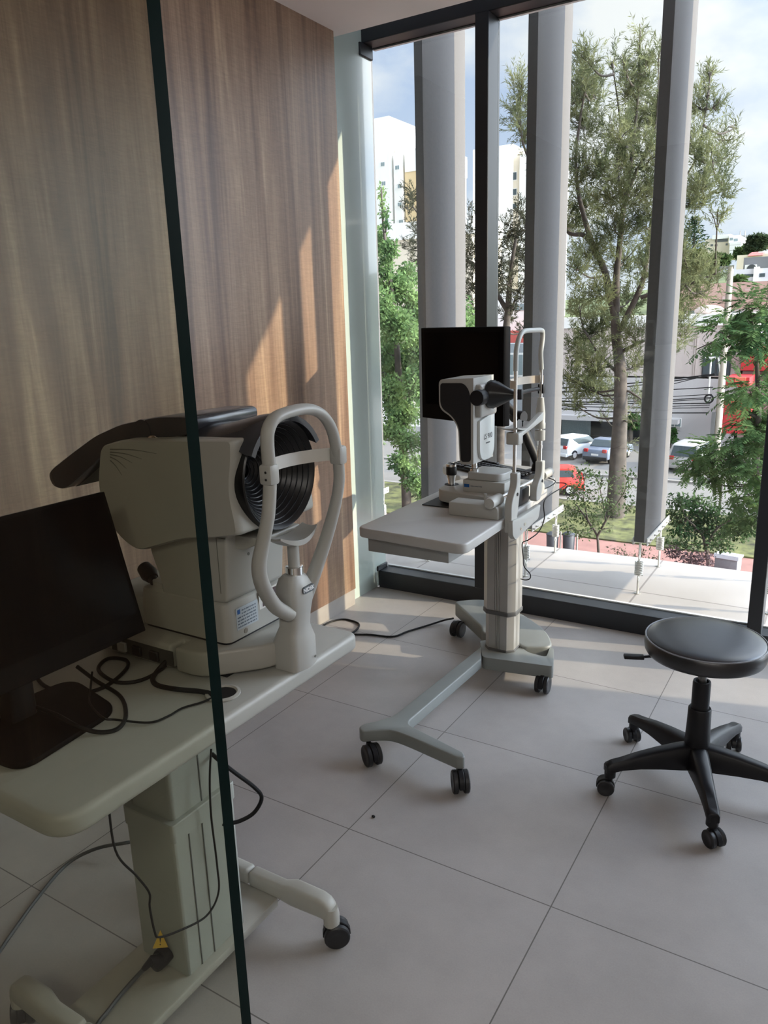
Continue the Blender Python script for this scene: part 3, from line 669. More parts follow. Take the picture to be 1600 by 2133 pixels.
def make_topographer():
    t = thing('corneal_topographer', 'big cream eye topographer with black ringed bowl face and folded screen, on the left table', 'eye instrument', (-1.2, 1.2, .68), world=True)
    BODY = mat('cream instrument shell', (.355,.345,.310), .36, var=.015)
    DARK = mat('charcoal gloss cover', (.035,.036,.042), .22, var=.1)
    y0, y1, yc, zc = 1.085, 1.310, 1.197, 1.108
    # plinth with the port recess at its near side
    base = rpoly([(-1.46,1.045),(-1.205,1.045),(-1.205,1.085),(-1.19,1.085),(-1.19,1.040),(-1.115,1.040),(-1.018,1.145),(-1.0,1.20),(-1.018,1.255),(-1.10,1.355),(-1.46,1.355)], [.02,0,0,0,0,.05,.05,.05,.05,.05,.03], 6)
    pl = obj('plinth', MB().prism(base, 'z', .686, .742).bevel(.008,3), BODY, t)
    obj('plinth_foot', MB().box(-1.42,-1.08,1.08,1.32,.680,.686), BLACK, pl)
    pr = MB().box(-1.40,-1.20,1.0435,1.0455,.692,.728)
    obj('port_recess', pr, mat('port recess', (.05,.05,.045), .6), pl)
    for x in (-1.36,-1.31,-1.255):
        obj('socket', MB().box(x-.014,x+.014,1.036,1.0436,.697,.720).bevel(.002,1), BLACK if x > -1.33 else CREAM, pl)
    # lower housing
    lo = rpoly([(-1.36,1.098),(-1.085,1.098),(-1.085,1.297),(-1.36,1.297)], [.03,.02,.02,.03], 5)
    m_ = MB()
    def ring(z, k, dx0=0, dx1=0): return [((-1.36+dx0 if x < -1.2 else -1.085+dx1) + (x-(-1.36 if x < -1.2 else -1.085)), yc+(y-yc)*k, z) for x, y in lo]
    m_.loft([ring(.748,1.0), ring(.800,1.0), ring(.832,.985,.006,-.004), ring(.838,.90,.03,-.012), ring(.850,.90,.03,-.012)])
    lh = obj('lower_housing', m_, BODY, t, ang=30)
    obj('shadow_gap', MB().prism([(-1.2225+(x+1.2225)*.97, yc+(y-yc)*.97) for x, y in lo], 'z', .742, .748), BLACK, lh)
    # labels on the patient-facing side
    lab = mat('silver rating label', (.40,.44,.47), .4, metal=.2); ink = mat('label ink', (.10,.12,.15), .5)
    rl = obj('rating_label', MB().box(-1.0855,-1.0846,1.128,1.198,.768,.818), lab, lh)
    im = MB()
    for r in range(6):
        y = 1.146 if r < 2 else 1.132
        while y < 1.190:
            l_ = random.uniform(.003,.012); im.box(-1.0847,-1.0844,y,min(y+l_,1.192),.811-.0072*r-.0028,.811-.0072*r); y += l_+.0022
    obj('label_print', im, ink, rl)
    obj('label_mark', MB().box(-1.0847,-1.0843,1.132,1.141,.804,.814), mat('blue print', (.02,.09,.28), .4), rl)
    wl = obj('warning_label', MB().box(-1.0855,-1.0846,1.204,1.270,.790,.832), mat('white label', (.68,.66,.62), .5), lh)
    obj('label_print', MB().box(-1.0847,-1.0843,1.210,1.264,.812,.828).box(-1.0847,-1.0843,1.215,1.226,.794,.808).box(-1.0847,-1.0843,1.231,1.246,.796,.806).box(-1.0847,-1.0843,1.250,1.262,.795,.807), mat('maroon black print', (.06,.03,.03), .5), wl)
    obj('knockout_plug', MB().lathe([(.006,0),(.006,.0006),(.0045,.0007),(0,.0003)], (-1.0848,1.155,.759), 18, (1,0,0)), mat('plug brown', (.20,.18,.15), .5), lh)
    # column and head as one shell profile
    def pp(lst, Y=1.09): return [(p.x, p.z) for p in (pyy(x, y, Y) for x, y in lst)]
    neck = rpoly(pp([(300,1142),(313,1180),(325,1212),(330,1250),(464,1262),(462,1100),(420,1000),(300,1000)]), [.04,.05,.04,.01,.012,.02,.02,.02], 6)
    nk = obj('neck', MB().prism(neck, 'y', 1.103, 1.292).bevel(.012,3), BODY, t)
    gp = mat('seam line', (.13,.13,.11), .6)
    xn = max(x for x, z in neck)
    obj('door_seam', MB().box(xn-.03,xn-.0285,1.1022,1.1040,.86,.985).box(xn-.03,xn-.004,1.1022,1.1040,.983,.985), gp, nk)
    obj('screw_hole', MB().lathe([(.0035,0),(.0035,.001),(0,.001)], (xn-.0004,1.165,.935), 12, (1,0,0)), gp, nk)
    head = rpoly(pp([(222,926),(262,914),(500,914),(500,960),(496,1000),(498,1040),(508,1082),(512,1112),(462,1118),(400,1118),(300,1146),(262,1118),(232,1070),(216,1010)]),
                 [.02,.03,.01,.02,.03,.03,.02,.01,.03,.05,.07,.05,.06,.05], 6)
    hm = MB()
    def sec(y, k):
        cx_ = -1.22; cz = 1.10
        return [(cx_+(x-cx_)*k, y, cz+(z-cz)*k) for x, z in head]
    hm.loft([sec(1.070,.965), sec(1.075,.988), sec(1.087,1.0), sec(1.307,1.0), sec(1.319,.988), sec(1.324,.965)])
    hd = obj('head', hm, BODY, t, ang=50)
    cb_ = MB(); cb_.lathe([(.02,-.140),(.1172,-.10),(.1172,.10)], (-.992, yc, zc), 56, (1,0,0)); cut = obj('cut', cb_, BODY)
    bo = hd.modifiers.new('b', 'BOOLEAN'); bo.operation = 'DIFFERENCE'; bo.object = cut; bo.solver = 'EXACT'
    hd.location = (0,0,0); hd.parent = None; bpy.context.view_layer.update()
    me = bpy.data.meshes.new_from_object(hd.evaluated_get(bpy.context.evaluated_depsgraph_get()))
    hd.modifiers.clear(); hd.data = me; bpy.data.objects.remove(cut); hd.parent = t; hd.location = -t.location
    me.polygons.foreach_set('use_smooth', [True]*len(me.polygons)); me.set_sharp_from_angle(angle=math.radians(40))
    gv = MB(); YG = 1.0698
    for (ax_, ay_), (bx_, by_) in (((230,936),(326,945)),((230,942),(295,956)),((230,947),(275,964)),((230,952),(263,976)),((230,959),(254,990))):
        a = pyy(ax_, ay_, YG); b = pyy(bx_, by_, YG); mid = (a+b)/2 + Vector((0,0,.0035))
        pt_ = smooth_path([a, mid, b], 6); gv.tube(pt_, [.0015-.0011*q/(len(pt_)-1) for q in range(len(pt_))], 6)
    obj('vent_groove', gv, gp, hd)
    # ringed bowl
    xr = -.992; R = .112
    bm_ = mat('bowl black', (.004,.004,.005), .35); rg = mat('bowl ring', (.018,.019,.022), .25)
    prof = []; n = 14
    for k in range(n+1):
        u = k/n; r = .013 + (R-.013)*u; d = -.105*(1-u**1.35)
        prof.append((r, d))
    b_ = MB(); outer = [(R+.002,.001), (R+.0045,-.002), (R+.0045,-.05), (R-.02,-.095), (.016,-.118)]
    b_.lathe([(0.012,-.114)] + prof + outer, (xr, yc, zc), 64, (1,0,0))
    bw = obj('bowl', b_, bm_, t, ang=30)
    for k in range(1, n):
        r, d = prof[k]; circ = [(xr+d+.0012, yc+r*math.cos(2*PI*q/56), zc+r*math.sin(2*PI*q/56)) for q in range(56)]
        obj('ring', MB().tube(circ, .0015, 6, closed=True), rg, bw)
    obj('aperture', MB().lathe([(.0145,0),(.0155,.002),(.012,.004),(.010,-.006),(0,-.006)], (xr-.104, yc, zc), 28, (1,0,0)), BLACKG, bw)
    obj('bowl_chin', MB().prism(rpoly([(-1.10,.955),(-1.05,.955),(-1.005,.975),(-1.005,.985),(-1.10,.985)], .008, 4), 'y', 1.13, 1.265).bevel(.006,2), BODY, t)
    # dark top cover arching over the bowl
    cm = MB(); rings = []
    for x, ry, rz, zb in ((-.972,.124,.124,zc),(-.985,.129,.129,zc),(-1.03,.130,.124,zc),(-1.10,.128,.108,zc),(-1.20,.126,.096,zc),(-1.30,.122,.088,zc),(-1.345,.118,.078,zc)):
        o_ = []; i_ = []
        a0 = math.radians(28 if x > -1.0 else 36)
        for k in range(17):
            a = a0 + (PI-2*a0)*k/16
            o_.append((x, yc+ry*math.cos(a), zb+rz*math.sin(a))); i_.append((x, yc+(ry-.012)*math.cos(a), zb+(rz-.012)*math.sin(a)))
        rings.append(o_ + i_[::-1])
    cm.loft(rings)
    cv = obj('top_cover', cm, DARK, t, ang=45)
    # folded-back touch screen: thick curved slab
    sp = pp([(395,868),(330,868),(252,884),(200,908),(150,945),(112,975),(103,988),(112,1012),(135,1020),(155,1006),(215,950),(262,918),(340,912),(395,906)], 1.12)
    sc_ = obj('folding_screen', MB().prism(rpoly(sp, .02, 3), 'y', 1.115, 1.335).bevel(.006,2), DARK, t)
    pp2 = pp([(150,950),(215,926),(250,920),(250,985),(215,1000),(135,1019),(112,1010)], 1.12)
    obj('screen_wing', MB().prism(rpoly(pp2, .01, 3), 'y', 1.150, 1.335).bevel(.004,2), mat('grey screen back', (.07,.075,.075), .4), sc_)
    obj('hinge', MB().cyl((-1.30,1.112,1.196),(-1.30,1.33,1.196),.024), DARK, sc_)
    obj('logo_plate', MB().sphere((-1.262,1.106,1.178), .014, (1.3,.35,.8)), CHROME, sc_)
    # joystick at the operator's side
    a = pyy(335,1236,1.12); b = pyy(318,1205,1.13); c = pyy(300,1182,1.14)
    js = obj('joystick', MB().tube([a, (a+b)/2, b], [.012,.010,.011], 14), BLACK, t)
    obj('joystick_grip', MB().tube([b, b*.6+c*.4, c], [.014,.020,.017], 16), BLACK, js)
    obj('joystick_collar', MB().lathe([(.02,0),(.02,.006),(.014,.009),(0,.009)], a-Vector((0,0,.010)), 22), CHROME, js)
    obj('joystick_shelf', MB().prism(rpoly([(-1.47,1.10),(-1.34,1.10),(-1.34,1.29),(-1.47,1.29)], .025, 5), 'z', .742, .812).bevel(.006,2), BODY, t)
    # chin rest column
    X = -.985
    rings = []
    for z, hx, hy, ox in ((.681,.036,.040,0),(.742,.036,.040,0),(.760,.030,.036,0),(.775,.027,.030,.002),(.800,.028,.030,.004),(.835,.031,.036,.006),(.865,.030,.036,.006),(.884,.024,.029,.004),(.892,.018,.022,.004)):
        rp = rpoly([(X+ox-hx,1.203-hy),(X+ox+hx*.75,1.203-hy),(X+ox+hx,1.203),(X+ox+hx*.75,1.203+hy),(X+ox-hx,1.203+hy)], .012, 3)
        rings.append([(x, y, z) for x, y in rp])
    pc = obj('chin_column', MB().loft(rings), WHITE, t, ang=35)
    obj('badge', MB().prism(rpoly([(1.192,.852),(1.232,.852),(1.232,.868),(1.192,.868)], .007, 4), 'x', X+.032, X+.0362), mat('badge grey', (.10,.11,.12), .3, metal=.4), pc)
    lettering('NIDEK', .0125, mat('badge silver', (.75,.75,.75), .25, metal=.3), pc, frame_mtx((X+.0364, 1.212, .860), (0,1,0), (0,0,1)), bold=.0004)
    obj('screw_hole', MB().lathe([(.003,0),(.003,.001),(0,.001)], (X+.0355,1.222,.70), 12, (1,0,0)), gp, pc)
    obj('chrome_collar', MB().lathe([(.018,0),(.019,.001),(.019,.018),(.016,.019)], (X+.004,1.207,.890), 28), CHROME, t)
    obj('chin_stem', MB().cyl((X+.004,1.207,.905),(X+.004,1.207,.968),.0125), WHITE, t)
    rows = []
    for i in range(13):
        u = i/12*2-1; row = []
        for k in range(9):
            v = k/8*2-1; wv = .030*(1-.35*u*u)
            row.append((X+.004+v*wv, 1.207+u*.062, .968+.016*u*u + .004*v*v))
        rows.append(row + [(x, y, z-.012*(1-.6*u*u)) for x, y, z in row[::-1]])
    obj('chin_cup', MB().loft(rows), WHITE, t)
    # forehead arch
    arm = [(-.975,1.172,.812),(-.974,1.128,.846),(-.957,1.076,.910),(-.947,1.058,.957),(-.936,1.062,1.005),(-.925,1.068,1.053),(-.925,1.078,1.098),(-.925,1.082,1.139),(-.925,1.081,1.189),(-.925,1.086,1.219),(-.925,1.108,1.239),(-.925,1.155,1.246),(-.925,1.209,1.245),(-.925,1.252,1.231),(-.925,1.283,1.203),(-.925,1.299,1.166),(-.925,1.309,1.112),(-.925,1.306,1.071),(-.933,1.297,1.019),(-.948,1.283,.956),(-.963,1.262,.893),(-.978,1.240,.835),(-.982,1.225,.812)]
    pth = smooth_path(arm, 4); nn = len(pth)
    rad = [.0135+.006*(1-min(1, min(i, nn-1-i)/18)) for i in range(nn)]
    ar = obj('forehead_arch', MB().tube(pth, rad, 16, flat=.82, up=(1,0,0)), WHITE, t)
    band = []
    for k in range(33):
        u = k/32; y = 1.075 + (1.315-1.075)*u; x = -.925 - .060*math.sin(PI*u)**.55
        band.append((x, y))
    rings = [[(x-.0012,y,1.123),(x+.0012,y,1.123),(x+.0012,y,1.150),(x-.0012,y,1.150)] for x, y in band]
    bd = obj('forehead_band', MB().loft(rings), mat('white strap', (.66,.64,.60), .55), t)
    for y, s_ in ((1.081,-1),(1.309,1)):
        o = obj('band_clip', MB().box(-.940,-.910,y-.014,y+.014,1.116,1.156).bevel(.006,2), WHITE, bd)
        for z in (1.128,1.142): obj('screw', MB().lathe([(.0025,0),(.0025,.001),(0,.001)], (-.9215,y+s_*.0145,z), 10, (0,s_,0)), mat('screw grey', (.1,.1,.1), .3, metal=.8), o)
make_topographer()

def make_monitor_left():
    t = thing('monitor', 'black monitor leaning back on its stand, at the left edge beside the topographer', 'monitor', (-1.25, .745, .68), world=True)
    cy_, wd = .735, .49; hgt = .30
    lo = Vector((-1.200, cy_, .802)); upv = Vector((-.078, 0, .288)).normalized(); yv = Vector((0,1,0)); nrm = yv.cross(upv)
    C = lo + upv*hgt/2; rot = Matrix((yv, -nrm, upv)).transposed()
    cs = obj('monitor_case', MB().obox(C - nrm*.016, wd, .030, hgt, rot).bevel(.005,2), BLACK, t)
    obj('bezel', MB().obox(C, wd-.002, .006, hgt-.002, rot).bevel(.0015,1), BEZ, t)
    obj('screen', MB().obox(C + nrm*.0035 + upv*.018, wd-.02, .002, hgt-.052, rot), SCREEN, cs)
    obj('button_strip', MB().obox(lo + nrm*.0035 + upv*.006 + yv*.15, .08, .0015, .006, rot), BEZ, cs)
    obj('stand_pole', MB().prism(rpoly([(-1.335,.722),(-1.285,.722),(-1.285,.775),(-1.335,.775)], .01, 3), 'z', .692, .93), BLACK, t)
    obj('tilt_joint', MB().box(-1.325,-1.272,.71,.79,.87,.93).bevel(.005,1), BLACK, t)
    obj('stand_base', MB().prism(rpoly([(-1.385,.622),(-1.140,.640),(-1.165,.865),(-1.36,.905)], [.05,.04,.04,.05], 6), 'z', .6803, .693).bevel(.004,2), BEZ, t)
make_monitor_left()

# ================================================================== cables
def cable(name, label, pts, r=.003, m=None, n=7):
    o = obj(name, MB().tube(smooth_path(pts, n), r, 8), m or CABLE); tag(o, label, 'cable'); return o
zt = .6845
def T(px, py, z=zt): return pz(px, py, z)
cable('monitor_cable', 'thick black cable looping on the left table in front of the monitor base',
      [T(160,1388,.71), T(200,1418), T(250,1450), T(262,1490), T(245,1518), T(205,1525), T(160,1512,.70), T(120,1490,.702), T(60,1468,.702)], .0042)
cable('power_cable', 'thick black power cable curling behind the monitor into the topographer plinth',
      [T(358,1366,.705), T(335,1395), T(290,1418), T(240,1420), T(205,1395), T(225,1372), T(262,1375), T(262,1395), T(215,1432), T(150,1445), T(95,1430), T(72,1405)], .0042)
cable('data_cable', 'fat black cable from the topographer plinth to the table grommet',
      [T(352,1372,.705), T(330,1395), T(318,1415), T(330,1428), T(370,1436), T(415,1440), T(446,1446)], .0055)
cable('thin_cable', 'thin black wire lying on the left table, running to the grommet',
      [T(192,1400,.72), T(188,1440,.70), T(187,1465,.698), T(215,1495,.698), T(240,1499), T(310,1505), T(350,1492), T(380,1475), T(420,1463), T(446,1452)], .0022)
hang = [pxx(230,1690,-1.04), pxx(240,1770,-1.05), pxx(285,1825,-1.05), pxx(311,1860,-1.052), pxx(312,1890,-1.055), pxx(322,1940,-1.06), pxx(332,1952,-1.062), pxx(375,1938,-1.058), pxx(430,1908,-1.056), pxx(455,1860,-1.056), pxx(452,1800,-1.056), pxx(440,1700,-1.05), pxx(437,1620,-1.05), pxx(440,1560,-1.06)]
hang[0].z = .637
hc = cable('hanging_cable', 'thin black wire hanging in a loop from the left table along its column', hang, .0022)
pl = thing('power_plug', 'black power plug with yellow warning tag, on the left table base', 'plug', tuple(pz(335,1990,.09)), world=True)
pk = pyy(348, 1982, .884); p2 = pk + Vector((.0,-.028,-.004)); p3 = pyy(318, 1998, .842); p4 = pyy(300, 2018, .830)
obj('plug_body', MB().tube([pk, pk.lerp(p2,.6), p2, p2.lerp(p3,.5), p3, p4], [.019,.020,.018,.013,.009,.006], 18), BLACK, pl)
tg = pyy(334, 1957, .866)
fm = frame_mtx(tg, (.8,.6,0), (-.3,.35,.9))
tgm = MB().prism([(-.016,-.016),(.016,-.016),(0,.018)], 'z', -.0006, .0006); tgm.bm.transform(fm)
tg_o = obj('warning_tag', tgm, mat('yellow tag', (.62,.40,.03), .5), pl, smooth=False)
lettering('!', .022, BLACK, tg_o, fm @ Matrix.Translation((0,-.004,.0009)))
cord = smooth_path([p3, p4, pz(275,2045,.085), pz(245,2080,.079), pz(222,2110,.079), pz(203,2135,.079), pz(190,2175,.079)], 7)
obj('cord', MB().tube(cord, .0050, 8), CABLEG, pl)
cable('grey_floor_cable', 'dark grey cable arching across the floor at the lower left, behind the table column',
      [pz(330,1742,.02), pz(265,1755,.05), pz(200,1768,.03), pz(140,1800,.006), pz(80,1868,.006), pz(0,1980,.006), pz(-60,2080,.006)], .0048, CABLEG)
cable('floor_cable_loop', 'black cable bowing out over the floor right of the left table column',
      [pxx(432,1560,-1.12), pxx(452,1580,-1.06), pxx(490,1610,-1.03), pxx(530,1640,-1.02), pxx(545,1662,-1.02), pxx(530,1692,-1.03), pxx(500,1710,-1.05), pxx(470,1716,-1.07), pxx(440,1718,-1.09)], .0045)
cable('wall_cable', 'black cable coiled on the floor by the wood wall, running to the window table base',
      [pz(655,1316,.004), pz(684,1297,.004), pz(715,1290,.004), pz(742,1296,.005), pz(748,1304,.005), pz(738,1316,.005), pz(725,1321,.005), pz(770,1322,.005), pz(818,1326,.005), pz(850,1315,.005), pz(890,1303,.006), pz(925,1292,.02), pz(944,1288,.07)], .0045)
e0 = Vector((-.99, 2.93, .70))
cable('dangling_cable', 'thin black wire dangling under the window table beside its column',
      [(-1.0,2.95,.745), (-.952,2.93,.745), pxx(1136,1040,-.945), pxx(1134,1080,-.95), pxx(1122,1108,-.96), pxx(1100,1125,-.98), pxx(1088,1132,-1.02), pxx(1090,1160,-1.02), pxx(1092,1180,-1.0), pxx(1104,1195,-.98), pxx(1104,1205,-.98), pxx(1095,1208,-1.0), pxx(1085,1206,-1.03)], .0022)
cable('keyboard_cable', 'thin black cord lying on the window table between keyboard and chin rest',
      [(-1.20,3.06,.745), (-1.12,3.05,.748), (-1.02,2.99,.745), (-1.00,2.88,.745), (-1.01,2.80,.745)], .0022)

# ================================================================== outside: terrace and sun fins
TERR = tile_mat('terrace tile', (.40,.375,.355), (.43,.40,.38), (.22,.20,.19), .61, 1.2, (.850, -3.852, 0), .005)
edge = [(-7.5,3.445),(2.6,3.445),(2.6,4.30),(1.2,4.42),(0,4.44),(-.9,4.44),(-1.8,4.40),(-2.8,4.32),(-7.5,3.9)]
struct('trim_2', MB().prism(edge, 'z', -.28, 0.0), TERR, smooth=False)     # the ledge the fins are anchored to

FAB = mat('grey mesh sunshade fabric', (.118,.114,.112), .85, var=.05, scale=90, spec=.2)
PLATE = mat('pale steel plate', (.60,.60,.58), .4, metal=.35, var=.06)
def make_fin(label):
    t = thing('sunshade_fin', label, 'sunshade', (0, 0, 0), group='tensioned fabric fins outside the window')
    y0, y1 = 3.795, 4.320; zb = .285
    poly = [(-.024,y0),(.024,y0),(.030,y0+.02),(.024,y1-.03),(.014,y1),(-.014,y1),(-.024,y1-.03),(-.030,y0+.02)]
    obj('fabric', MB().prism(poly, 'z', zb, 4.6), FAB, t, ang=20)
    yp0, yp1 = y0+.02, y1+.02
    plp = [(yp0,.262),(yp1,.262),(yp1,.300),(yp0,.300)]
    p = obj('bottom_plate', MB().prism(plp, 'x', .031, .037).prism(plp, 'x', -.037, -.031), PLATE, t)
    for k in range(5):
        y = yp0+.06+k*.095
        obj('bolt', MB().lathe([(.006,0),(.006,.005),(.003,.006),(.003,.014),(0,.014)], (.037,y,.281), 10, (1,0,0)), STEEL, p)
    for y in (3.825, 4.316):
        hx = MB(); n = 8; pts = []
        for k in range(n*14+1):
            a = 2*PI*k/14; pts.append((.0185*math.cos(a), y+.0185*math.sin(a), .100+.075*k/(n*14)))
        hx.tube(pts, .0036, 7)
        lo_ = [(0.0, y+.013*math.cos(a), .085+.014*math.sin(a)) for a in [2*PI*k/18 for k in range(18)]]
        hi_ = [(0.0, y+.013*math.cos(a), .190+.016*math.sin(a)) for a in [2*PI*k/18 for k in range(18)]]
        hx.tube(lo_, .0032, 7, closed=True); hx.tube(hi_, .0032, 7, closed=True)
        sp = obj('spring', hx, STEEL, t)
        an = MB(); an.cyl((0,y-.007,0),(0,y-.007,.075),.0045, seg=10); an.cyl((0,y+.007,0),(0,y+.007,.075),.0045, seg=10); an.lathe([(.016,0),(.016,.004),(0,.004)], (0,y,0), 16)
        obj('anchor', an, STEEL, sp)
        sh = MB(); sh.tube(smooth_path([(.0,y-.014,.275),(.0,y-.012,.215),(0,y,.198),(0,y+.012,.215),(0,y+.014,.275)], 5), .0034, 8)
        sh.cyl((-.045,y,.278),(.05,y,.278),.0045, seg=10)
        obj('shackle', sh, STEEL, sp)
    return t
fin_lab = ['grey fabric sunshade fin seen whole, right of the big tree trunk', 'grey fabric sunshade fin between the black mullion and the big tree, behind the chin rest',
           'grey fabric sunshade fin in the narrow left window pane, behind the monitor', 'grey fabric sunshade fin outside, its edge beside the frosted glass corner', 'grey fabric sunshade fin hidden beyond the right black mullion']
fin = make_fin(fin_lab[0]); fin.location = (-.846, 0, 0)
for lab_, x in zip(fin_lab[1:], (-1.458, -2.075, -2.69, -.234)): dup(fin, (x, 0, 0), label=lab_)
fin_tops = MB().box(-7, 2.4, 3.44, 4.5, 4.6, 4.75)
struct('trim_3', fin_tops, mat('canopy concrete', (.40,.39,.38), .8), smooth=False)

# ================================================================== ground, street, slopes
G = -8.0
GRASS = mat('lawn', (.088,.092,.030), .95, var=.75, scale=2.2, bump=1.)
PINK = mat('red paving', (.27,.135,.115), .85, var=.12, scale=1.5)
ASPH = mat('worn grey street', (.175,.165,.155), .85, var=.10, scale=.35)
CONC = mat('pale concrete', (.46,.43,.40), .85, var=.08, scale=.8)
KERB = mat('kerb', (.25,.235,.22), .8)
struct('ground_paving', MB().box(-70, 40, 5, 31.3, G-.3, G), PINK, smooth=False)
struct('ground_lawn', MB().box(-70, 40, 31.3, 37.6, G-.3, G+.06), GRASS, smooth=False)
struct('ground_street', MB().box(-90, 60, 37.9, 60, G-.3, G-.08), ASPH, smooth=False)
struct('ground_kerb', MB().box(-90, 60, 37.6, 37.9, G-.3, G+.08).box(-90, 60, 44.6, 44.9, G-.3, G+.04), KERB, smooth=False)
def hill():
    nx, ny = 60, 30; vs = []; fs = []
    rng = np.random.RandomState(3)
    for j in range(ny):
        for i in range(nx):
            y = 84 + j*9; x = -220 + i*6.5
            u = (y-84)/170; k = 1/(1+math.exp(-(x+38)/18))
            z = G + 3 + 23*min(1, u)**.9*k + 9*min(1, u)*(1-k) + rng.rand()*1.2
            vs.append((x, y, z))
    for j in range(ny-1):
        for i in range(nx-1):
            a = j*nx+i; fs.append((a, a+1, a+nx+1, a+nx))
    me = bpy.data.meshes.new('hill'); me.from_pydata(vs, [], fs)
    o = obj('hillside', me, mat('scrubby hillside', (.12,.15,.06), .95, var=.5, scale=.12)); o['kind'] = 'structure'
hill()
struct('ground_far', MB().box(-260, 160, 60, 330, G-.6, G-.1), CONC, smooth=False)

# ================================================================== vegetation
def leaf_mesh(base, tip, width, nrm):
    """diamond blades; arrays (n,3),(n,3),(n,),(n,3)"""
    d = tip-base; side = np.cross(d, nrm); side /= (np.linalg.norm(side, axis=1, keepdims=True)+1e-9)
    mid = base + d*.42
    V = np.stack([base, mid+side*width[:,None]*.5, tip, mid-side*width[:,None]*.5], 1).reshape(-1, 3)
    return V
def mesh_from_quads(name, V):
    n = len(V)//4; me = bpy.data.meshes.new(name)
    me.vertices.add(n*4); me.vertices.foreach_set('co', V.astype(np.float32).ravel())
    me.loops.add(n*4); me.loops.foreach_set('vertex_index', np.arange(n*4, dtype=np.int32))
    me.polygons.add(n); me.polygons.foreach_set('loop_start', np.arange(0, n*4, 4, dtype=np.int32)); me.polygons.foreach_set('loop_total', np.full(n, 4, dtype=np.int32))
    me.update(calc_edges=True); return me
def rdir(rng, n):
    v = rng.randn(n, 3); return v/np.linalg.norm(v, axis=1, keepdims=True)
def in_ellipsoid(rng, n, c, r, shell=.35):
    d = rdir(rng, n); rad = (shell + (1-shell)*rng.rand(n))[:, None]
    return np.array(c) + d*rad*np.array(r)

def clump_list(pix, Y, dY, rng, depth_ratio=.9):
    """crown masses measured in the picture, set at their real distance"""
    out = []
    for cx, cy, rx, ry, *f in pix:
        y = Y + (rng.rand()*2-1)*dY
        c = pyy(cx, cy, y); dep = (c-EYE).dot(FW); k = dep/FPX
        out.append((c, (rx*k, max(rx, ry)*k*depth_ratio*.8, ry*k), (f[0] if f else 1.0)))
    return out

def wispy(rng, clumps, dens, twig=.55, needle=.20, nw=.035, up=.55, per=16):
    B = []; Tp = []; W = []; Nn = []
    tw = []
    for c, r, f in clumps:
        vol = r[0]*r[2]; n = max(6, int(dens*vol*f))
        p = in_ellipsoid(rng, n, c, r, .25)
        out = (p-np.array(c))/np.array(r)
        d = out*.6 + rdir(rng, n)*.5 + np.array([0, 0, up]); d /= np.linalg.norm(d, axis=1, keepdims=True)
        L = twig*(.6+.8*rng.rand(n))
        tw.append((p - d*L[:,None]*.3, p + d*L[:,None]*.7))
        for k in range(per):
            u = (k+.5)/per
            b = p + d*((u-.3)*L)[:,None]
            dd = d*.75 + rdir(rng, n)*.55 + np.array([0, 0, -.12]); dd /= np.linalg.norm(dd, axis=1, keepdims=True)
            l = needle*(.6+.8*rng.rand(n))
            B.append(b); Tp.append(b+dd*l[:,None]); W.append(np.full(n, nw)*(.7+.6*rng.rand(n))); Nn.append(rdir(rng, n))
    t0 = np.concatenate([a for a, b in tw]); t1 = np.concatenate([b for a, b in tw])
    B.append(t0); Tp.append(t1); W.append(np.full(len(t0), .018)); Nn.append(rdir(rng, len(t0)))
    return leaf_mesh(np.concatenate(B), np.concatenate(Tp), np.concatenate(W), np.concatenate(Nn))

def leafy(rng, clumps, dens, size=.12, aspect=.5, droop=.25, shell=.3):
    B = []; Tp = []; W = []; Nn = []
    for c, r, f in clumps:
        n = max(8, int(dens*r[0]*r[2]*f)); p = in_ellipsoid(rng, n, c, r, shell)
        out = (p-np.array(c))/np.array(r)
        d = out*.5 + rdir(rng, n)*.8 + np.array([0, 0, -droop]); d /= np.linalg.norm(d, axis=1, keepdims=True)
        l = size*(.6+.8*rng.rand(n)); nn = rdir(rng, n)*.6 + np.array([0, 0, .8])
        B.append(p); Tp.append(p+d*l[:,None]); W.append(l*aspect); Nn.append(nn)
    return leaf_mesh(np.concatenate(B), np.concatenate(Tp), np.concatenate(W), np.concatenate(Nn))

def fronds(rng, clumps, dens, stem=.55, leaf=.16, per=9):
    """compound leaves: a stem with paired leaflets"""
    B = []; Tp = []; W = []; Nn = []
    for c, r, f in clumps:
        n = max(6, int(dens*r[0]*r[2]*f)); p = in_ellipsoid(rng, n, c, r, .35)
        out = (p-np.array(c))/np.array(r); out[:, 2] *= .4
        d = out + rdir(rng, n)*.35 + np.array([0, 0, -.15]); d /= np.linalg.norm(d, axis=1, keepdims=True)
        side = np.cross(d, np.array([0, 0, 1.])); side /= (np.linalg.norm(side, axis=1, keepdims=True)+1e-9)
        nn = np.cross(side, d); L = stem*(.7+.6*rng.rand(n))
        B.append(p); Tp.append(p+d*L[:,None]-np.array([0,0,1])*(.12*L)[:,None]); W.append(np.full(n, .02)); Nn.append(nn)
        for k in range(per):
            u = (k+.6)/per
            b = p + d*(u*L)[:,None] - np.array([0,0,1])*(.12*L*u*u)[:,None]
            ll = leaf*(1-.55*abs(u-.45))
            for sg in (-1, 1):
                dd = d*.55 + side*sg*.8 - nn*.25 + rdir(rng, n)*.15; dd /= np.linalg.norm(dd, axis=1, keepdims=True)
                B.append(b); Tp.append(b+dd*ll); W.append(np.full(n, ll*.36)); Nn.append(nn + rdir(rng, n)*.25)
    return leaf_mesh(np.concatenate(B), np.concatenate(Tp), np.concatenate(W), np.concatenate(Nn))

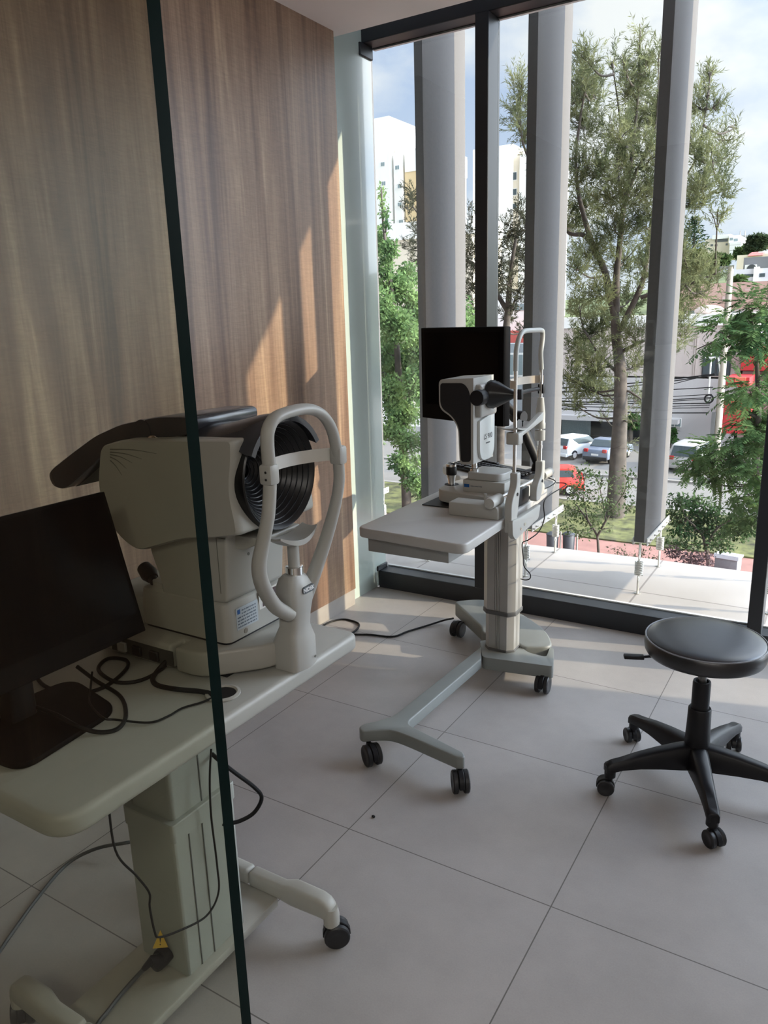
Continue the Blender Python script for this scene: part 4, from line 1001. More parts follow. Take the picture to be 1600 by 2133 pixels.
BARK = mat('grey brown bark', (.060,.049,.040), .9, var=.45, scale=2.5, bump=.6)
def limb(mb, pts, r0, r1, seg=9, n=6):
    p = smooth_path(pts, n); m_ = len(p)
    mb.tube(p, [r0+(r1-r0)*(i/(m_-1)) for i in range(m_)], seg)
def nearest(pts, c):
    return min(pts, key=lambda q: (q-c).length + max(0, q.z-c.z)*1.5)
def tree(name, label, clumps, V, m, stems, base, group=None, twigs=True, tw_r=.05, cat='tree', rng=None, crown='foliage', barkm=None):
    t = thing(name, label, cat, base, group=group, world=True)
    tb = MB(); allp = []
    for pts, a, b in stems:
        limb(tb, pts, a, b); allp += smooth_path(pts, 4)
    if twigs:
        for c, r, f in clumps:
            q = nearest(allp, c); mid = (q+c)/2 + Vector((0, 0, -.12*(q-c).length))
            limb(tb, [q, mid, c], tw_r, tw_r*.35, 6, 4)
            for k in range(3):
                e = c + Vector((random.uniform(-1,1)*r[0], random.uniform(-1,1)*r[1], random.uniform(-.2,1)*r[2]))*.8
                limb(tb, [c.lerp(q,.25), (c+e)/2 + Vector((0,0,-.05)), e], tw_r*.4, tw_r*.15, 5, 3)
    obj('trunk', tb, barkm or BARK, t, ang=80)
    obj(crown, mesh_from_quads(crown, V), m, t, smooth=False, fixn=False)
    return t

rng = np.random.RandomState(11)
Y1 = 35.2
big = [(1333,85,9,45,.8),(1300,140,12,50,.8),(1372,120,10,45,.6),(1278,135,9,40,.6),(1345,150,28,60),(1318,190,35,55),(1225,130,26,48,.9),(1212,175,30,55),(1240,200,26,55),(1195,215,22,50),
  (1222,262,36,45),(1285,285,42,45),(1335,260,42,55),(1370,230,26,70),(1355,330,40,55),(1300,345,45,50),(1245,350,42,45),(1205,350,26,55),(1280,410,45,45),(1335,405,42,50),(1225,430,40,45),(1195,470,26,45),(1280,480,45,42),(1345,470,36,50),
  (1085,185,20,45),(1078,240,18,50),(1095,285,20,40),(1120,220,25,60),(1130,300,25,55),(1150,370,30,55),(1160,440,30,50),
  (1470,175,17,36,.7),(1480,150,12,25,.5),(1455,225,25,40),(1490,225,22,28,.8),(1510,290,28,26,.5),(1535,265,12,30,.4),(1445,300,30,50),(1480,335,32,45,.8),(1510,330,22,35,.5),(1460,390,38,45),(1505,395,22,42,.7),(1495,450,22,30,.6),(1440,420,30,40),
  (1420,520,30,40),(1450,560,40,40),(1490,570,28,30,.7),(1425,600,36,38),(1460,610,34,30,.7),(1410,665,42,30,.8),(1420,700,36,22,.8),(1400,640,30,40),(1395,720,25,25,.6),
  (1235,530,42,42),(1300,545,42,48,.8),(1200,560,24,45),(1345,560,28,50,.7),(1205,640,26,45),(1250,615,34,42),(1310,630,36,45,.8),(1245,690,44,42,1.2),(1205,725,28,45,1.2),(1320,700,38,40,.8),(1240,760,42,38,1.2),(1190,790,22,42),(1225,805,32,40,1.1),(1325,760,34,32,.7),(1265,820,26,36,.7),(1200,845,18,30,.7),(1330,830,26,26,.6),(1325,875,18,16,.4),(1260,870,14,22,.4),(1308,930,10,22,.5)]
cl1 = clump_list(big, Y1, 2.2, rng)
P1 = lambda x, y, dy=0: pyy(x, y, Y1+dy)
gb = pz(1282, 1078, G)
stems1 = [([gb-Vector((0,0,.2)), P1(1286,1000), P1(1289,930), P1(1293,850), P1(1292,770), P1(1284,700), P1(1280,640)], .46, .17),
  ([P1(1282,660), P1(1270,610), P1(1258,560), P1(1235,510), P1(1218,455), P1(1205,400), P1(1200,330), P1(1210,240), P1(1225,160)], .19, .03),
  ([P1(1284,650), P1(1284,580), P1(1290,520), P1(1297,450), P1(1310,370), P1(1322,280), P1(1330,180), P1(1333,50)], .17, .02),
  ([P1(1296,440), P1(1320,370), P1(1345,320), P1(1368,250), P1(1372,110)], .10, .02),
  ([P1(1300,420), P1(1285,350), P1(1292,260), P1(1275,130)], .09, .02),
  ([P1(1290,690), P1(1330,610), P1(1345,560), P1(1352,500), P1(1362,450), P1(1400,400), P1(1450,330), P1(1475,200)], .14, .02),
  ([P1(1352,510), P1(1375,480), P1(1430,430), P1(1480,405), P1(1505,385)], .08, .015),
  ([P1(1235,510), P1(1215,490), P1(1180,480), P1(1140,400), P1(1090,300), P1(1082,180)], .12, .03),
  ([P1(1335,620), P1(1390,600), P1(1440,590), P1(1490,570)], .10, .03), ([P1(1292,735), P1(1330,715), P1(1400,690)], .10, .03), ([P1(1290,780), P1(1250,740), P1(1225,700)], .09, .03), ([P1(1292,820), P1(1310,815), P1(1345,838)], .08, .03)]
LEAF1 = leaf_mat('grey olive needle foliage', (.070,.088,.046), (.235,.25,.128), .35)
tree('evergreen_tree', 'tall wispy grey-green evergreen with a thick trunk, filling the wide window pane', cl1, wispy(rng, cl1, 125, .66, .21, .029, per=24), LEAF1, stems1, gb, tw_r=.06)

# darker conifer behind the black mullion
Y2 = 40.
drk = [(1085,440,18,30,.8),(1060,480,26,30),(1095,480,18,30),(1070,530,30,38),(1100,560,20,40),(1055,590,26,34),(1085,620,24,30,.8),(1060,660,24,26,.8),(1090,690,20,20,.6),(1020,560,30,90),(1130,520,25,70),(860,415,20,32,.9),(845,432,14,14,.6),(865,480,14,30,.6),(890,520,30,60),(855,520,18,22,.7),(930,540,40,80),(980,500,22,70,.9),(985,610,20,60,.9)]
cl2 = clump_list(drk, Y2, 1.5, rng)
b2 = pz(1052, 990, G); P2 = lambda x, y: pyy(x, y, Y2)
tree('dark_conifer', 'dark brownish conifer seen in the slit right of the black mullion', cl2, wispy(rng, cl2, 110, .5, .20, .038, .3, 20), leaf_mat('dark brown green foliage', (.030,.036,.026), (.085,.085,.055), .2),
     [([pyy(1040,1000,Y2), P2(1045,800), P2(1058,650), P2(1065,560), P2(1080,470)], .30, .06), ([P2(1058,650), P2(1000,560), P2(930,520), P2(860,430)], .14, .04), ([P2(1052,690), P2(1075,620), P2(1105,560)], .10, .03)], Vector((pyy(1040,1000,Y2).x, Y2, G)), tw_r=.06)

# light green broadleaf tree in the left pane
Y3 = 22.
grn = [(800,560,22,34,.9),(850,575,26,30,.9),(825,600,40,34),(800,640,24,40),(860,640,26,40),(830,680,44,40),(800,730,24,40),(865,720,26,44),(835,760,44,42),(815,820,34,44),(865,800,24,44),(840,860,44,36),(815,895,26,26,.8),(850,920,36,26,.9),(835,965,30,24,.9),(860,1000,26,26),(880,1020,24,22),(870,960,16,22,.5),
       (790,500,18,32,.8),(812,520,22,26,.8),(795,400,9,18,.3),(800,440,12,18,.35),(806,468,14,12,.35),(797,420,8,10,.3),(900,640,24,60,.9),(905,760,24,70,.9),(960,700,30,90,.9),(985,760,20,90,.8),(930,900,40,60,.8),(760,620,30,80),(760,780,30,90),(770,900,30,50)]
cl3 = clump_list(grn, Y3, 1.6, rng)
P3 = lambda x, y: pyy(x, y, Y3)
b3 = Vector((P3(850,1000).x, Y3, G))
tree('broadleaf_tree', 'bright green broadleaf tree in the narrow left pane, beside the frosted glass', cl3, leafy(rng, cl3, 4400, .125, .6), leaf_mat('fresh green leaves', (.065,.135,.055), (.25,.36,.14), .45),
     [([b3, P3(850,1150), P3(845,1000), P3(835,880), P3(828,740), P3(815,600), P3(800,480), P3(794,390)], .22, .02), ([P3(835,880), P3(880,760), P3(930,680)], .09, .03)], b3, tw_r=.035)

# compound-leaved tree at the right
Y4 = 20.
cmp_ = [(1560,640,34,34),(1525,665,40,30),(1580,690,30,34),(1500,690,26,18,.8),(1550,705,40,24),(1480,715,24,14,.7),(1595,730,14,20,.5),(1520,738,26,12,.5),(1600,640,30,60),(1620,720,30,60),
        (1560,810,40,28),(1535,825,28,20,.6),(1590,850,26,40),(1565,875,30,34),(1585,915,26,34),(1525,915,30,18,.8),(1490,930,36,22),(1460,950,30,18),(1530,950,44,30),(1450,975,30,16,.8),(1500,985,40,22),(1570,980,34,40),(1555,1030,28,30),(1590,1060,20,40),(1545,1080,24,26),(1625,900,40,120),(1640,1050,30,100)]
cl4 = clump_list(cmp_, Y4, 1.6, rng)
P4 = lambda x, y: pyy(x, y, Y4)
b4 = Vector((P4(1600,1200).x, Y4, G))
tree('compound_leaf_tree', 'deep green tree with fern-like compound leaves at the right of the wide pane', cl4, fronds(rng, cl4, 300, .48, .17), leaf_mat('deep green leaflets', (.035,.080,.035), (.14,.22,.085), .4),
     [([b4, P4(1600,1300), P4(1592,1100), P4(1575,980), P4(1580,860), P4(1575,740), P4(1560,640)], .16, .02), ([P4(1580,1000), P4(1520,960), P4(1460,960)], .05, .015), ([P4(1578,870), P4(1540,850), P4(1520,840)], .05, .015), ([P4(1575,740), P4(1530,700), P4(1450,728)], .04, .012)], b4, tw_r=.02)

# small trees in front of the lawn
Y5 = 27.
sm1 = [(1215,985,36,18,.8),(1255,1000,34,20,.6),(1200,1020,34,22,.9),(1240,1040,44,22,.8),(1195,1060,34,26,.9),(1230,1080,36,22,.8),(1275,1060,34,20,.7),(1300,1020,30,24,.6),(1320,1055,20,20,.6),(1185,1100,22,18,.7),(1260,1100,30,14,.5),(1310,985,22,16,.5),(1215,1110,30,16,.6)]
cl5 = clump_list(sm1, Y5, 1.2, rng); P5 = lambda x, y: pyy(x, y, Y5)
b5 = Vector((P5(1250,1180).x, Y5, G))
tree('small_tree', 'small open-branched tree left of the whole fin, in front of the big trunk', cl5, leafy(rng, cl5, 1000, .12, .55), leaf_mat('dusty green leaves', (.035,.060,.025), (.12,.15,.07), .3),
     [([b5, P5(1252,1190), P5(1247,1150), P5(1243,1115), P5(1225,1085), P5(1200,1050)], .075, .02), ([P5(1244,1118), P5(1262,1085), P5(1285,1050), P5(1310,1010)], .05, .015), ([P5(1262,1085), P5(1255,1040), P5(1245,1000)], .035, .012), ([P5(1225,1085), P5(1215,1030), P5(1220,990)], .03, .012)], b5, tw_r=.022)
Y6 = 24.
sm2 = [(1420,1045,36,20),(1460,1060,40,22),(1405,1075,28,20),(1440,1085,40,20),(1490,1075,34,22),(1470,1105,44,20),(1420,1105,30,18,.8),(1510,1105,34,22),(1540,1075,24,30),(1545,1110,20,22),(1455,1040,24,14,.8),(1400,1130,30,18,.8),(1440,1135,36,16,.8),(1500,1135,36,16,.8)]
cl6 = clump_list(sm2, Y6, 1.2, rng); P6 = lambda x, y: pyy(x, y, Y6)
b6 = Vector((P6(1478,1200).x, Y6, G))
tree('small_tree', 'small dense dark-green tree right of the whole fin, above the pink paving', cl6, leafy(rng, cl6, 1900, .12, .55), leaf_mat('dense green leaves', (.022,.048,.020), (.085,.125,.055), .3),
     [([b6, P6(1476,1190), P6(1470,1140), P6(1460,1110), P6(1430,1080)], .08, .02), ([P6(1470,1140), P6(1495,1100), P6(1530,1080)], .05, .015)], b6, tw_r=.022)
sm3 = [(1405,1150,24,14),(1440,1160,26,16),(1470,1165,22,16),(1430,1175,24,12),(1455,1180,24,12)]
cl7 = clump_list(sm3, 23.2, .5, rng)
b7 = Vector((pyy(1440,1190,23.2).x, 23.2, G))
tree('purple_shrub', 'purplish low shrub right of the whole fin, at the terrace edge', cl7, leafy(rng, cl7, 2000, .10, .55), leaf_mat('plum leaves', (.06,.04,.045), (.20,.14,.15), .25), [([b7, pyy(1440,1200,23.2), pyy(1438,1160,23.2)], .05, .015)], b7, tw_r=.015, cat='shrub')
sm4 = [(1290,1150,24,16,.7),(1320,1160,22,14,.7),(1275,1165,18,10,.6),(1345,1150,22,18,.8),(1365,1165,18,12,.7)]
cl8 = clump_list(sm4, 25.5, .5, rng)
b8 = Vector((pyy(1310,1190,25.5).x, 25.5, G))
tree('thin_shrub', 'thin twiggy shrub below the open-branched tree, at the terrace edge', cl8, leafy(rng, cl8, 900, .10, .5), leaf_mat('grey plum leaves', (.05,.05,.03), (.15,.13,.09), .25), [([b8, pyy(1312,1200,25.5), pyy(1300,1150,25.5)], .04, .012)], b8, tw_r=.015, cat='shrub')

# distant trees on the slope
def far_tree(name, label, px, py, rw, rh, Y, c1, c2, group=None, dens=None, kind='leafy'):
    pix = [(px+rng.uniform(-.6,.6)*rw, py+rng.uniform(-.6,.6)*rh, rw*.5, rh*.5) for _ in range(9)]
    cl = clump_list(pix, Y, rw*Y/FPX*.3, rng); k = Y/FPX
    b = pyy(px, py+rh, Y); nm = 'far %s' % label
    V = leafy(rng, cl, dens or 60*(36/Y)**1.2*60, .0042*Y, .6)
    return tree(name, label, cl, V, leaf_mat(nm, c1, c2, .25), [([b-Vector((0,0,2.5)), b, pyy(px, py, Y)], .2, .06)], b-Vector((0,0,2.5)), group, twigs=False)
# araucaria
def araucaria():
    Y = 118.; b = pyy(1448, 545, Y); top = pyy(1447, 452, Y); t = thing('column_pine', 'dark tiered pine with a pointed top on the far hillside', 'tree', b-Vector((0,0,3)), world=True)
    mb = MB(); limb(mb, [b-Vector((0,0,3)), top], .35, .05); obj('trunk', mb, BARK, t)
    B = []; Tp = []; W = []; Nn = []
    H = top.z-b.z
    for k in range(15):
        u = k/14; z = b.z + H*(.02+.95*u); R = 2.3*(1-u)**.75+.25
        for j in range(13):
            a = 2*PI*j/13 + k*.7; d = np.array([math.cos(a), math.sin(a), .18]); base = np.array([top.x, Y, z])
            for s_ in range(5):
                q = base + d*R*(s_+1)/5; e = q + (d*.5+rng.randn(3)*.25)*.7
                B.append(q); Tp.append(e); W.append(.30); Nn.append([rng.randn()*.4, rng.randn()*.4, 1])
    V = leaf_mesh(np.array(B), np.array(Tp), np.array(W), np.array(Nn, float))
    obj('foliage', mesh_from_quads('foliage', V), leaf_mat('pine green', (.018,.040,.022), (.06,.095,.055), .15), t, smooth=False, fixn=False)
araucaria()
gA, gB = (.030,.060,.022), (.115,.165,.06)
far_tree('far_tree', 'green hillside tree below the white stepped house', 1495, 550, 26, 22, 112., gA, gB, 'trees on the far hillside')
far_tree('far_tree', 'rounded green hillside tree left of the white slit-window wall', 1535, 590, 20, 16, 84., gA, gB, 'trees on the far hillside')
far_tree('far_tree', 'dark green tree mass right of the white stepped house', 1574, 508, 28, 18, 158., (.03,.05,.03), (.09,.12,.06), 'trees on the far hillside')
far_tree('far_tree', 'green bushes under the dark tree mass, right of the stepped house', 1555, 525, 24, 12, 170., gA, gB, 'trees on the far hillside')
far_tree('far_tree', 'olive hillside tree just right of the whole fin, under the pine', 1450, 560, 32, 40, 100., (.05,.065,.02), (.16,.17,.06), 'trees on the far hillside')
for px, py, rw, rh, lab_ in ((1395,905,14,18,'broad-leaved green plant by the grey shop wall, left of the silver car'),(1315,880,18,16,'dark green plant beside the shop entrance behind the big trunk')):
    far_tree('plant', lab_, px, py, rw, rh, 56.5, (.02,.06,.015), (.09,.19,.05), 'plants at the shop front')

# ================================================================== buildings and street
def facade(mb, x0, y0, x1, y1, Y, D):
    a = pyy(x0, y0, Y); b = pyy(x1, y1, Y); mb.box(a.x, b.x, Y, Y+D, b.z, a.z); return a, b
def windows(parent, lst, Y, m, name='window', fm=None, mull=0):
    for x, y, w_, h_ in lst:
        a = pyy(x-w_/2, y-h_/2, Y); b = pyy(x+w_/2, y+h_/2, Y)
        x0, x1, z0, z1 = a.x, b.x, a.z-abs(a.z-b.z), a.z
        f = obj(name, MB().box(x0, x1, Y-.06, Y+.02, z0, z1), fm or m, parent, smooth=False)
        if fm:
            n = max(1, mull); mb = MB(); ww = (x1-x0)
            for k in range(n): mb.box(x0+ww*(k+.08)/n, x0+ww*(k+.92)/n, Y-.09, Y-.05, z0+(z1-z0)*.08, z1-(z1-z0)*.08)
            obj('pane', mb, m, f, smooth=False)
BW = mat('white render', (.80,.79,.76), .8, var=.02, scale=.3); OCH = mat('ochre render', (.66,.50,.29), .8, var=.03, scale=.3)
CRM = mat('cream render', (.70,.62,.50), .8, var=.03, scale=.3); GRW = mat('mauve grey render', (.53,.46,.43), .85, var=.05, scale=.4)
GRL = mat('light grey render', (.50,.48,.48), .85, var=.05, scale=.4); PNK = mat('salmon render', (.40,.265,.225), .85, var=.10, scale=.5)
WIN = mat('dark window glass', (.06,.08,.09), .15, var=.1); WING = mat('grey green window', (.22,.28,.29), .2, var=.1); RED = mat('red painted wall', (.46,.03,.035), .6, var=.06)
DARKW = mat('dark recess', (.05,.055,.06), .6); ROOFG = mat('grey sheet roof', (.17,.17,.18), .6)

Y = 105.
t = thing('apartment_building', 'tall white apartment block with an ochre side in the left pane', 'building', tuple(pyy(820, 700, Y)), world=True)
m_ = MB(); facade(m_, 700, 262, 819, 640, Y, 12); facade(m_, 819.2, 318, 842.5, 640, Y+.4, 12); obj('wall', m_, BW, t, smooth=False)
m_ = MB(); facade(m_, 843, 346, 905, 505, Y+.8, 11); obj('ochre_wall', m_, OCH, t, smooth=False)
m_ = MB(); facade(m_, 842.5, 312, 905, 350, Y+.7, 11); facade(m_, 843.5, 500.5, 905, 640, Y+.3, 11); obj('wall', m_, BW, t, smooth=False)
m_ = MB(); facade(m_, 823, 306, 838, 320, Y+1, 3); obj('stair_house', m_, CRM, t, smooth=False)
windows(t, [(798,342,8,8),(828,349,9,8),(833,388,8,8),(833,426,8,8),(836,462,9,8),(800,382,8,8),(806,460,8,8),(771,342,8,8),(772,384,8,8)], Y-.0, WING, fm=BW, mull=2)
m_ = MB(); facade(m_, 826, 299, 833, 307, Y+2, 1.5); obj('water_tank', m_, BW, t, smooth=False)
Y = 98.
t = thing('apartment_building', 'cream apartment block with stacked windows, between the mullion and the second fin', 'building', tuple(pyy(1075, 700, Y)), world=True)
m_ = MB(); facade(m_, 985, 312, 1063, 660, Y, 12); obj('wall', m_, BW, t, smooth=False)
m_ = MB(); facade(m_, 1062, 318, 1084, 660, Y+.5, 11); obj('cream_wall', m_, CRM, t, smooth=False)
m_ = MB(); facade(m_, 1083, 322, 1120, 660, Y, 11); obj('wall', m_, BW, t, smooth=False)
windows(t, [(1072,367,10,17),(1072,400,10,14),(1072,430,10,12)], Y+.5, WIN, fm=BW, mull=1)
Y = 75.
t = thing('low_house', 'low white and cream houses with flat roofs behind the dark conifer', 'building', tuple(pyy(1075, 720, Y)), world=True)
m_ = MB(); facade(m_, 1030, 610, 1120, 720, Y, 8); obj('wall', m_, BW, t, smooth=False)
m_ = MB(); facade(m_, 1030, 690, 1115, 716, Y-2, 2); obj('awning', m_, mat('red awning', (.5,.10,.08), .6), t, smooth=False)
m_ = MB(); facade(m_, 1030, 716, 1112, 960, Y-4, 2); obj('shop_front', m_, mat('grey blue shop front', (.30,.33,.35), .6, var=.1), t, smooth=False)
windows(t, [(1078,640,30,14)], Y, WING, fm=GRL, mull=3)
windows(t, [(1075,760,50,50)], Y-4, WING, fm=BW, mull=5)
Y = 80.
t = thing('low_house', 'low cream wall and roofs behind the bright green tree in the left pane', 'building', tuple(pyy(830, 600, Y)), world=True)
m_ = MB(); facade(m_, 720, 485, 985, 640, Y, 8); obj('wall', m_, CRM, t, smooth=False)
m_ = MB(); facade(m_, 720, 476, 985, 486, Y-.3, 8.5); obj('parapet', m_, BW, t, smooth=False)

# grey shop building across the street
Y = 58.5
t = thing('shop_building', 'long plain grey-mauve shop building behind the parked cars', 'building', tuple(pyy(1330, 945, Y)), world=True)
m_ = MB(); facade(m_, 1120, 676, 1541, 786, Y, 10); obj('upper_wall', m_, GRW, t, smooth=False)
m_ = MB(); facade(m_, 1120, 664, 1541, 677, Y-.15, 10.4); obj('parapet', m_, BW, t, smooth=False)
a = pyy(1120, 784, Y); b = pyy(1541, 960, Y); b.x = pyy(1539, 786, Y).x; c = pyy(1140, 868, Y); d = pyy(1404, 945, Y)
m_ = MB(); m_.box(a.x, b.x, Y-.12, Y+9, c.z, a.z); m_.box(d.x, b.x, Y-.12, Y+9, G-.2, c.z); m_.box(a.x, c.x, Y-.12, Y+9, G-.2, c.z); obj('lower_wall', m_, GRL, t, smooth=False)
m_ = MB().box(c.x, d.x, Y+2.2, Y+2.5, G-.1, c.z); obj('entrance_recess', m_, DARKW, t, smooth=False)
m_ = MB().box(c.x-.2, d.x+.3, Y-1.0, Y+.2, c.z-.05, c.z+.30); obj('canopy', m_, GRL, t, smooth=False)
m_ = MB().box(pyy(1170,900,Y+1).x, pyy(1230,900,Y+1).x, Y+1.0, Y+1.1, G, c.z-.3); obj('shop_window', m_, WING, t, smooth=False)
windows(t, [(1493,759,56,49)], Y, WIN, fm=DARKW, mull=2)
windows(t, [(1406,880,26,20)], Y-.12, WING, fm=BW, mull=2)
m_ = MB()
for px in (1450, 1454): a = pyy(px, 700, Y); m_.box(a.x-.03, a.x+.03, Y-.05, Y, pyy(px,784,Y).z, pyy(px,690,Y).z)
obj('downpipe', m_, GRW, t, smooth=False)
tag(obj('water_tank', MB().sphere(Vector((pyy(1477, 655, 62).x, 62, pyy(1477, 664, 58.35).z + .52)), 1.1, (.95,.8,.40)), mat('pale pink tank', (.62,.50,.46), .6, var=.08)), 'pale pink domed water tank on the shop roof', 'tank')

Y = 72.
t = thing('upper_house', 'white house with a wide window band and salmon parapet above the shop roof', 'building', tuple(pyy(1500, 690, Y)), world=True)
m_ = MB(); facade(m_, 1395, 640, 1640, 720, Y, 9); obj('wall', m_, mat('lilac white render', (.72,.70,.74), .8), t, smooth=False)
m_ = MB(); facade(m_, 1405, 594, 1640, 641, Y-.4, 10); obj('parapet', m_, PNK, t, smooth=False)
windows(t, [(1463,658,62,25),(1535,658,20,22)], Y, WING, fm=BW, mull=3)
m_ = MB()
for px, w_, h_, py in ((1510,10,10,622),(1527,14,7,606),(1560,16,4,603)):
    a = pyy(px-w_/2, py-h_/2, Y-.4); b = pyy(px+w_/2, py+h_/2, Y-.4); m_.box(a.x, b.x, Y-.45, Y-.38, b.z, a.z)
obj('vent', m_, mat('mauve panel', (.44,.32,.30), .8), t, smooth=False)
Y = 92.
t = thing('slit_house', 'white house with dark slit windows on the slope at far right', 'building', tuple(pyy(1570, 600, Y)), world=True)
m_ = MB(); facade(m_, 1526, 562, 1660, 610, Y, 8); obj('wall', m_, mat('bluish white render', (.62,.62,.66), .8), t, smooth=False)
m_ = MB(); facade(m_, 1571, 556, 1576, 610, Y-.3, 1); obj('pilaster', m_, BW, t, smooth=False)
windows(t, [(1560,574,19,5),(1588,573,11,7)], Y, WIN)
windows(t, [(1565,590,10,12)], Y, GRL, name='gate')
Y = 108.
t = thing('arched_house', 'grey-roofed house with a white arched porch at far right on the slope', 'building', tuple(pyy(1575, 565, Y)), world=True)
m_ = MB(); facade(m_, 1550, 537, 1660, 566, Y, 8); obj('wall', m_, ROOFG, t, smooth=False)
m_ = MB(); facade(m_, 1552, 552, 1574, 566, Y-1, 1.5); obj('porch', m_, BW, t, smooth=False)
a = pyy(1566, 557, Y-1); obj('arch', MB().lathe([(0,0),(.55,0),(.55,.12),(0,.12)], a+Vector((0,-.08,-.2)), 20, (0,1,0)), DARKW, t)
Y = 135.
t = thing('red_roof_house', 'cream house with a red roof behind the grey-roofed house', 'building', tuple(pyy(1570, 545, Y)), world=True)
m_ = MB(); facade(m_, 1536, 532, 1600, 560, Y, 6); obj('wall', m_, CRM, t, smooth=False)
a = pyy(1559,534,Y); b = pyy(1590,526,Y)
obj('roof', MB().prism([(Y-1,a.z),(Y+7,a.z),(Y+4,b.z+.4),(Y+1,b.z)], 'x', a.x, b.x), mat('red roof tile', (.50,.12,.11), .7), t, smooth=False)
m_ = MB(); facade(m_, 1580, 524, 1640, 540, Y+2, 5); obj('upper_wall', m_, BW, t, smooth=False)
Y = 178.
t = thing('stepped_house', 'large white stepped house with balconies on the hilltop right of the pine', 'building', tuple(pyy(1500, 560, Y)), world=True)
m_ = MB(); facade(m_, 1470, 498, 1522, 535, Y, 12); obj('wall', m_, CRM, t, smooth=False)
m_ = MB(); facade(m_, 1519, 491, 1540, 505, Y-1, 12); facade(m_, 1520, 505, 1544, 509, Y-3, 14); facade(m_, 1520, 511, 1543, 520, Y-3, 14); facade(m_, 1520, 522, 1541, 530, Y-3, 14); obj('balcony_tower', m_, BW, t, smooth=False)
m_ = MB(); facade(m_, 1484, 490, 1521, 496, Y-.5, 12); obj('roof_slab', m_, BW, t, smooth=False)
windows(t, [(1503,500,26,6),(1483,511,5,4),(1492,511,5,4),(1514,509,4,4)], Y, WIN)
windows(t, [(1524,498,6,5),(1533,500,8,5)], Y-1, WING)
Y = 230.
t = thing('ridge_house', 'pale houses along the skyline at far right', 'building', tuple(pyy(1570, 510, Y)), world=True)
m_ = MB(); facade(m_, 1540, 491, 1566, 510, Y, 10); facade(m_, 1566, 495, 1590, 510, Y+4, 10); obj('wall', m_, GRL, t, smooth=False)
m_ = MB(); facade(m_, 1590, 490, 1660, 510, Y, 10); obj('wall', m_, mat('rose grey render', (.55,.46,.44), .8), t, smooth=False)
m_ = MB()
for px in (1542, 1552): a = pyy(px, 490, Y); m_.cyl(a-Vector((0,0,1)), a+Vector((0,0,1.1)), .12, seg=6)
obj('antenna', m_, GRL, t)
Y = 57.6
t = thing('red_shop', 'bright red shop front partly hidden by the fern-leaved tree', 'building', tuple(pyy(1570, 940, Y)), world=True)
m_ = MB(); facade(m_, 1546, 733, 1690, 773, Y, 9); obj('fascia', m_, RED, t, smooth=False)
m_ = MB(); facade(m_, 1547, 773, 1690, 960, Y+.8, 8); obj('wall', m_, mat('dusky wall', (.30,.20,.19), .8), t, smooth=False)
windows(t, [(1590,780,20,12)], Y+.8, WIN)
t = thing('red_shop_awning', 'red awning box and red panel of the red shop, just right of the concrete utility pole', 'canopy', tuple(pyy(1535, 940, Y-2)), world=True)  # awning and panel belong to the red shop, kept as a separate thing
m_ = MB(); facade(m_, 1500, 838, 1560, 905, Y-1.5, 1.2); obj('red_panel', m_, RED, t, smooth=False)
m_ = MB(); facade(m_, 1513, 786, 1560, 806, Y-3.2, 3); obj('awning_box', m_, RED, t, smooth=False)
m_ = MB(); facade(m_, 1531, 786, 1553, 796, Y-3.3, .2); obj('awning_panel', m_, mat('orange red panel', (.72,.16,.09), .6), t, smooth=False)


# ---- utility pole and lines
pb = pz(1487, 1000, G-.08); YP = pb.y; PO = lambda x, y: pyy(x, y, YP)
t = thing('utility_pole', 'tall pale concrete utility pole in front of the shop building, right of the whole fin', 'pole', tuple(pb), world=True)
ptop = PO(1519, 556); ptop = Vector((pb.x, YP, ptop.z))
obj('pole_shaft', MB().cyl(pb, ptop, .22, .15, 16), mat('pole concrete', (.40,.36,.30), .8, var=.08, scale=2), t)
obj('pole_cap', MB().box(ptop.x-.55, ptop.x+.18, YP-.08, YP+.08, ptop.z-.10, ptop.z+.06), GREYP, t)
za = PO(1497, 745).z
obj('lamp_arm', MB().cyl((pb.x-.95, YP-.1, za), (pb.x-.2, YP-.1, za), .06, seg=8).cyl((pb.x-.62, YP-.1, za-2.4), (pb.x-.62, YP-.1, za+.5), .05, seg=8).cyl((pb.x-.25, YP-.1, za), (pb.x-.0, YP-.1, za-1.2), .05, seg=8), BW, t)
obj('fuse_box', MB().box(pb.x-.35, pb.x-.15, YP-.25, YP-.05, za-7, za-3), mat('pole box', (.16,.16,.16), .7), t)
cx_ = PO(1486, 830); obj('wire_coil', MB().tube([(cx_.x-.2+.22*math.cos(2*PI*k/20), YP-.2, cx_.z+.22*math.sin(2*PI*k/20)) for k in range(20)], .05, 6, closed=True), BLACK, t)
for k, (ya, yb, r_) in enumerate(((786,778,.035),(790,780,.03),(797,776,.02),(806,804,.025),(820,818,.02),(826,824,.025),(829,826,.02),(833,835,.03),(838,838,.02),(841,843,.02),(850,853,.035))):
    b_ = Vector((pb.x-.30, YP-.5-.12*k, PO(1496, yb).z)); a_ = PO(1398, ya); a_.y = b_.y; a2 = a_ + (a_-b_)*3.2
    m_ = MB(); pts = [b_.lerp(a2, u/10) - Vector((0, 0, .12*math.sin(PI*u/10))) for u in range(11)]
    m_.tube(pts, r_, 6)
    tag(obj('utility_wire', m_, CABLE), 'dark overhead wire running left from the concrete utility pole', 'wire', 'overhead wires from the utility pole')
sp_ = pz(1499, 1068, G); st = pyy(1499, 985, sp_.y)
t = thing('sign_post', 'slim dark metal post on the lawn below the fern-leaved tree', 'post', tuple(sp_), world=True)
obj('post_shaft', MB().cyl(sp_, (sp_.x, sp_.y, st.z), .06, seg=10), mat('dark post', (.06,.055,.05), .6), t)
obj('post_foot', MB().lathe([(.12,0),(.12,.04),(0,.05)], sp_, 14), mat('dark post', (.06,.055,.05), .6), t)

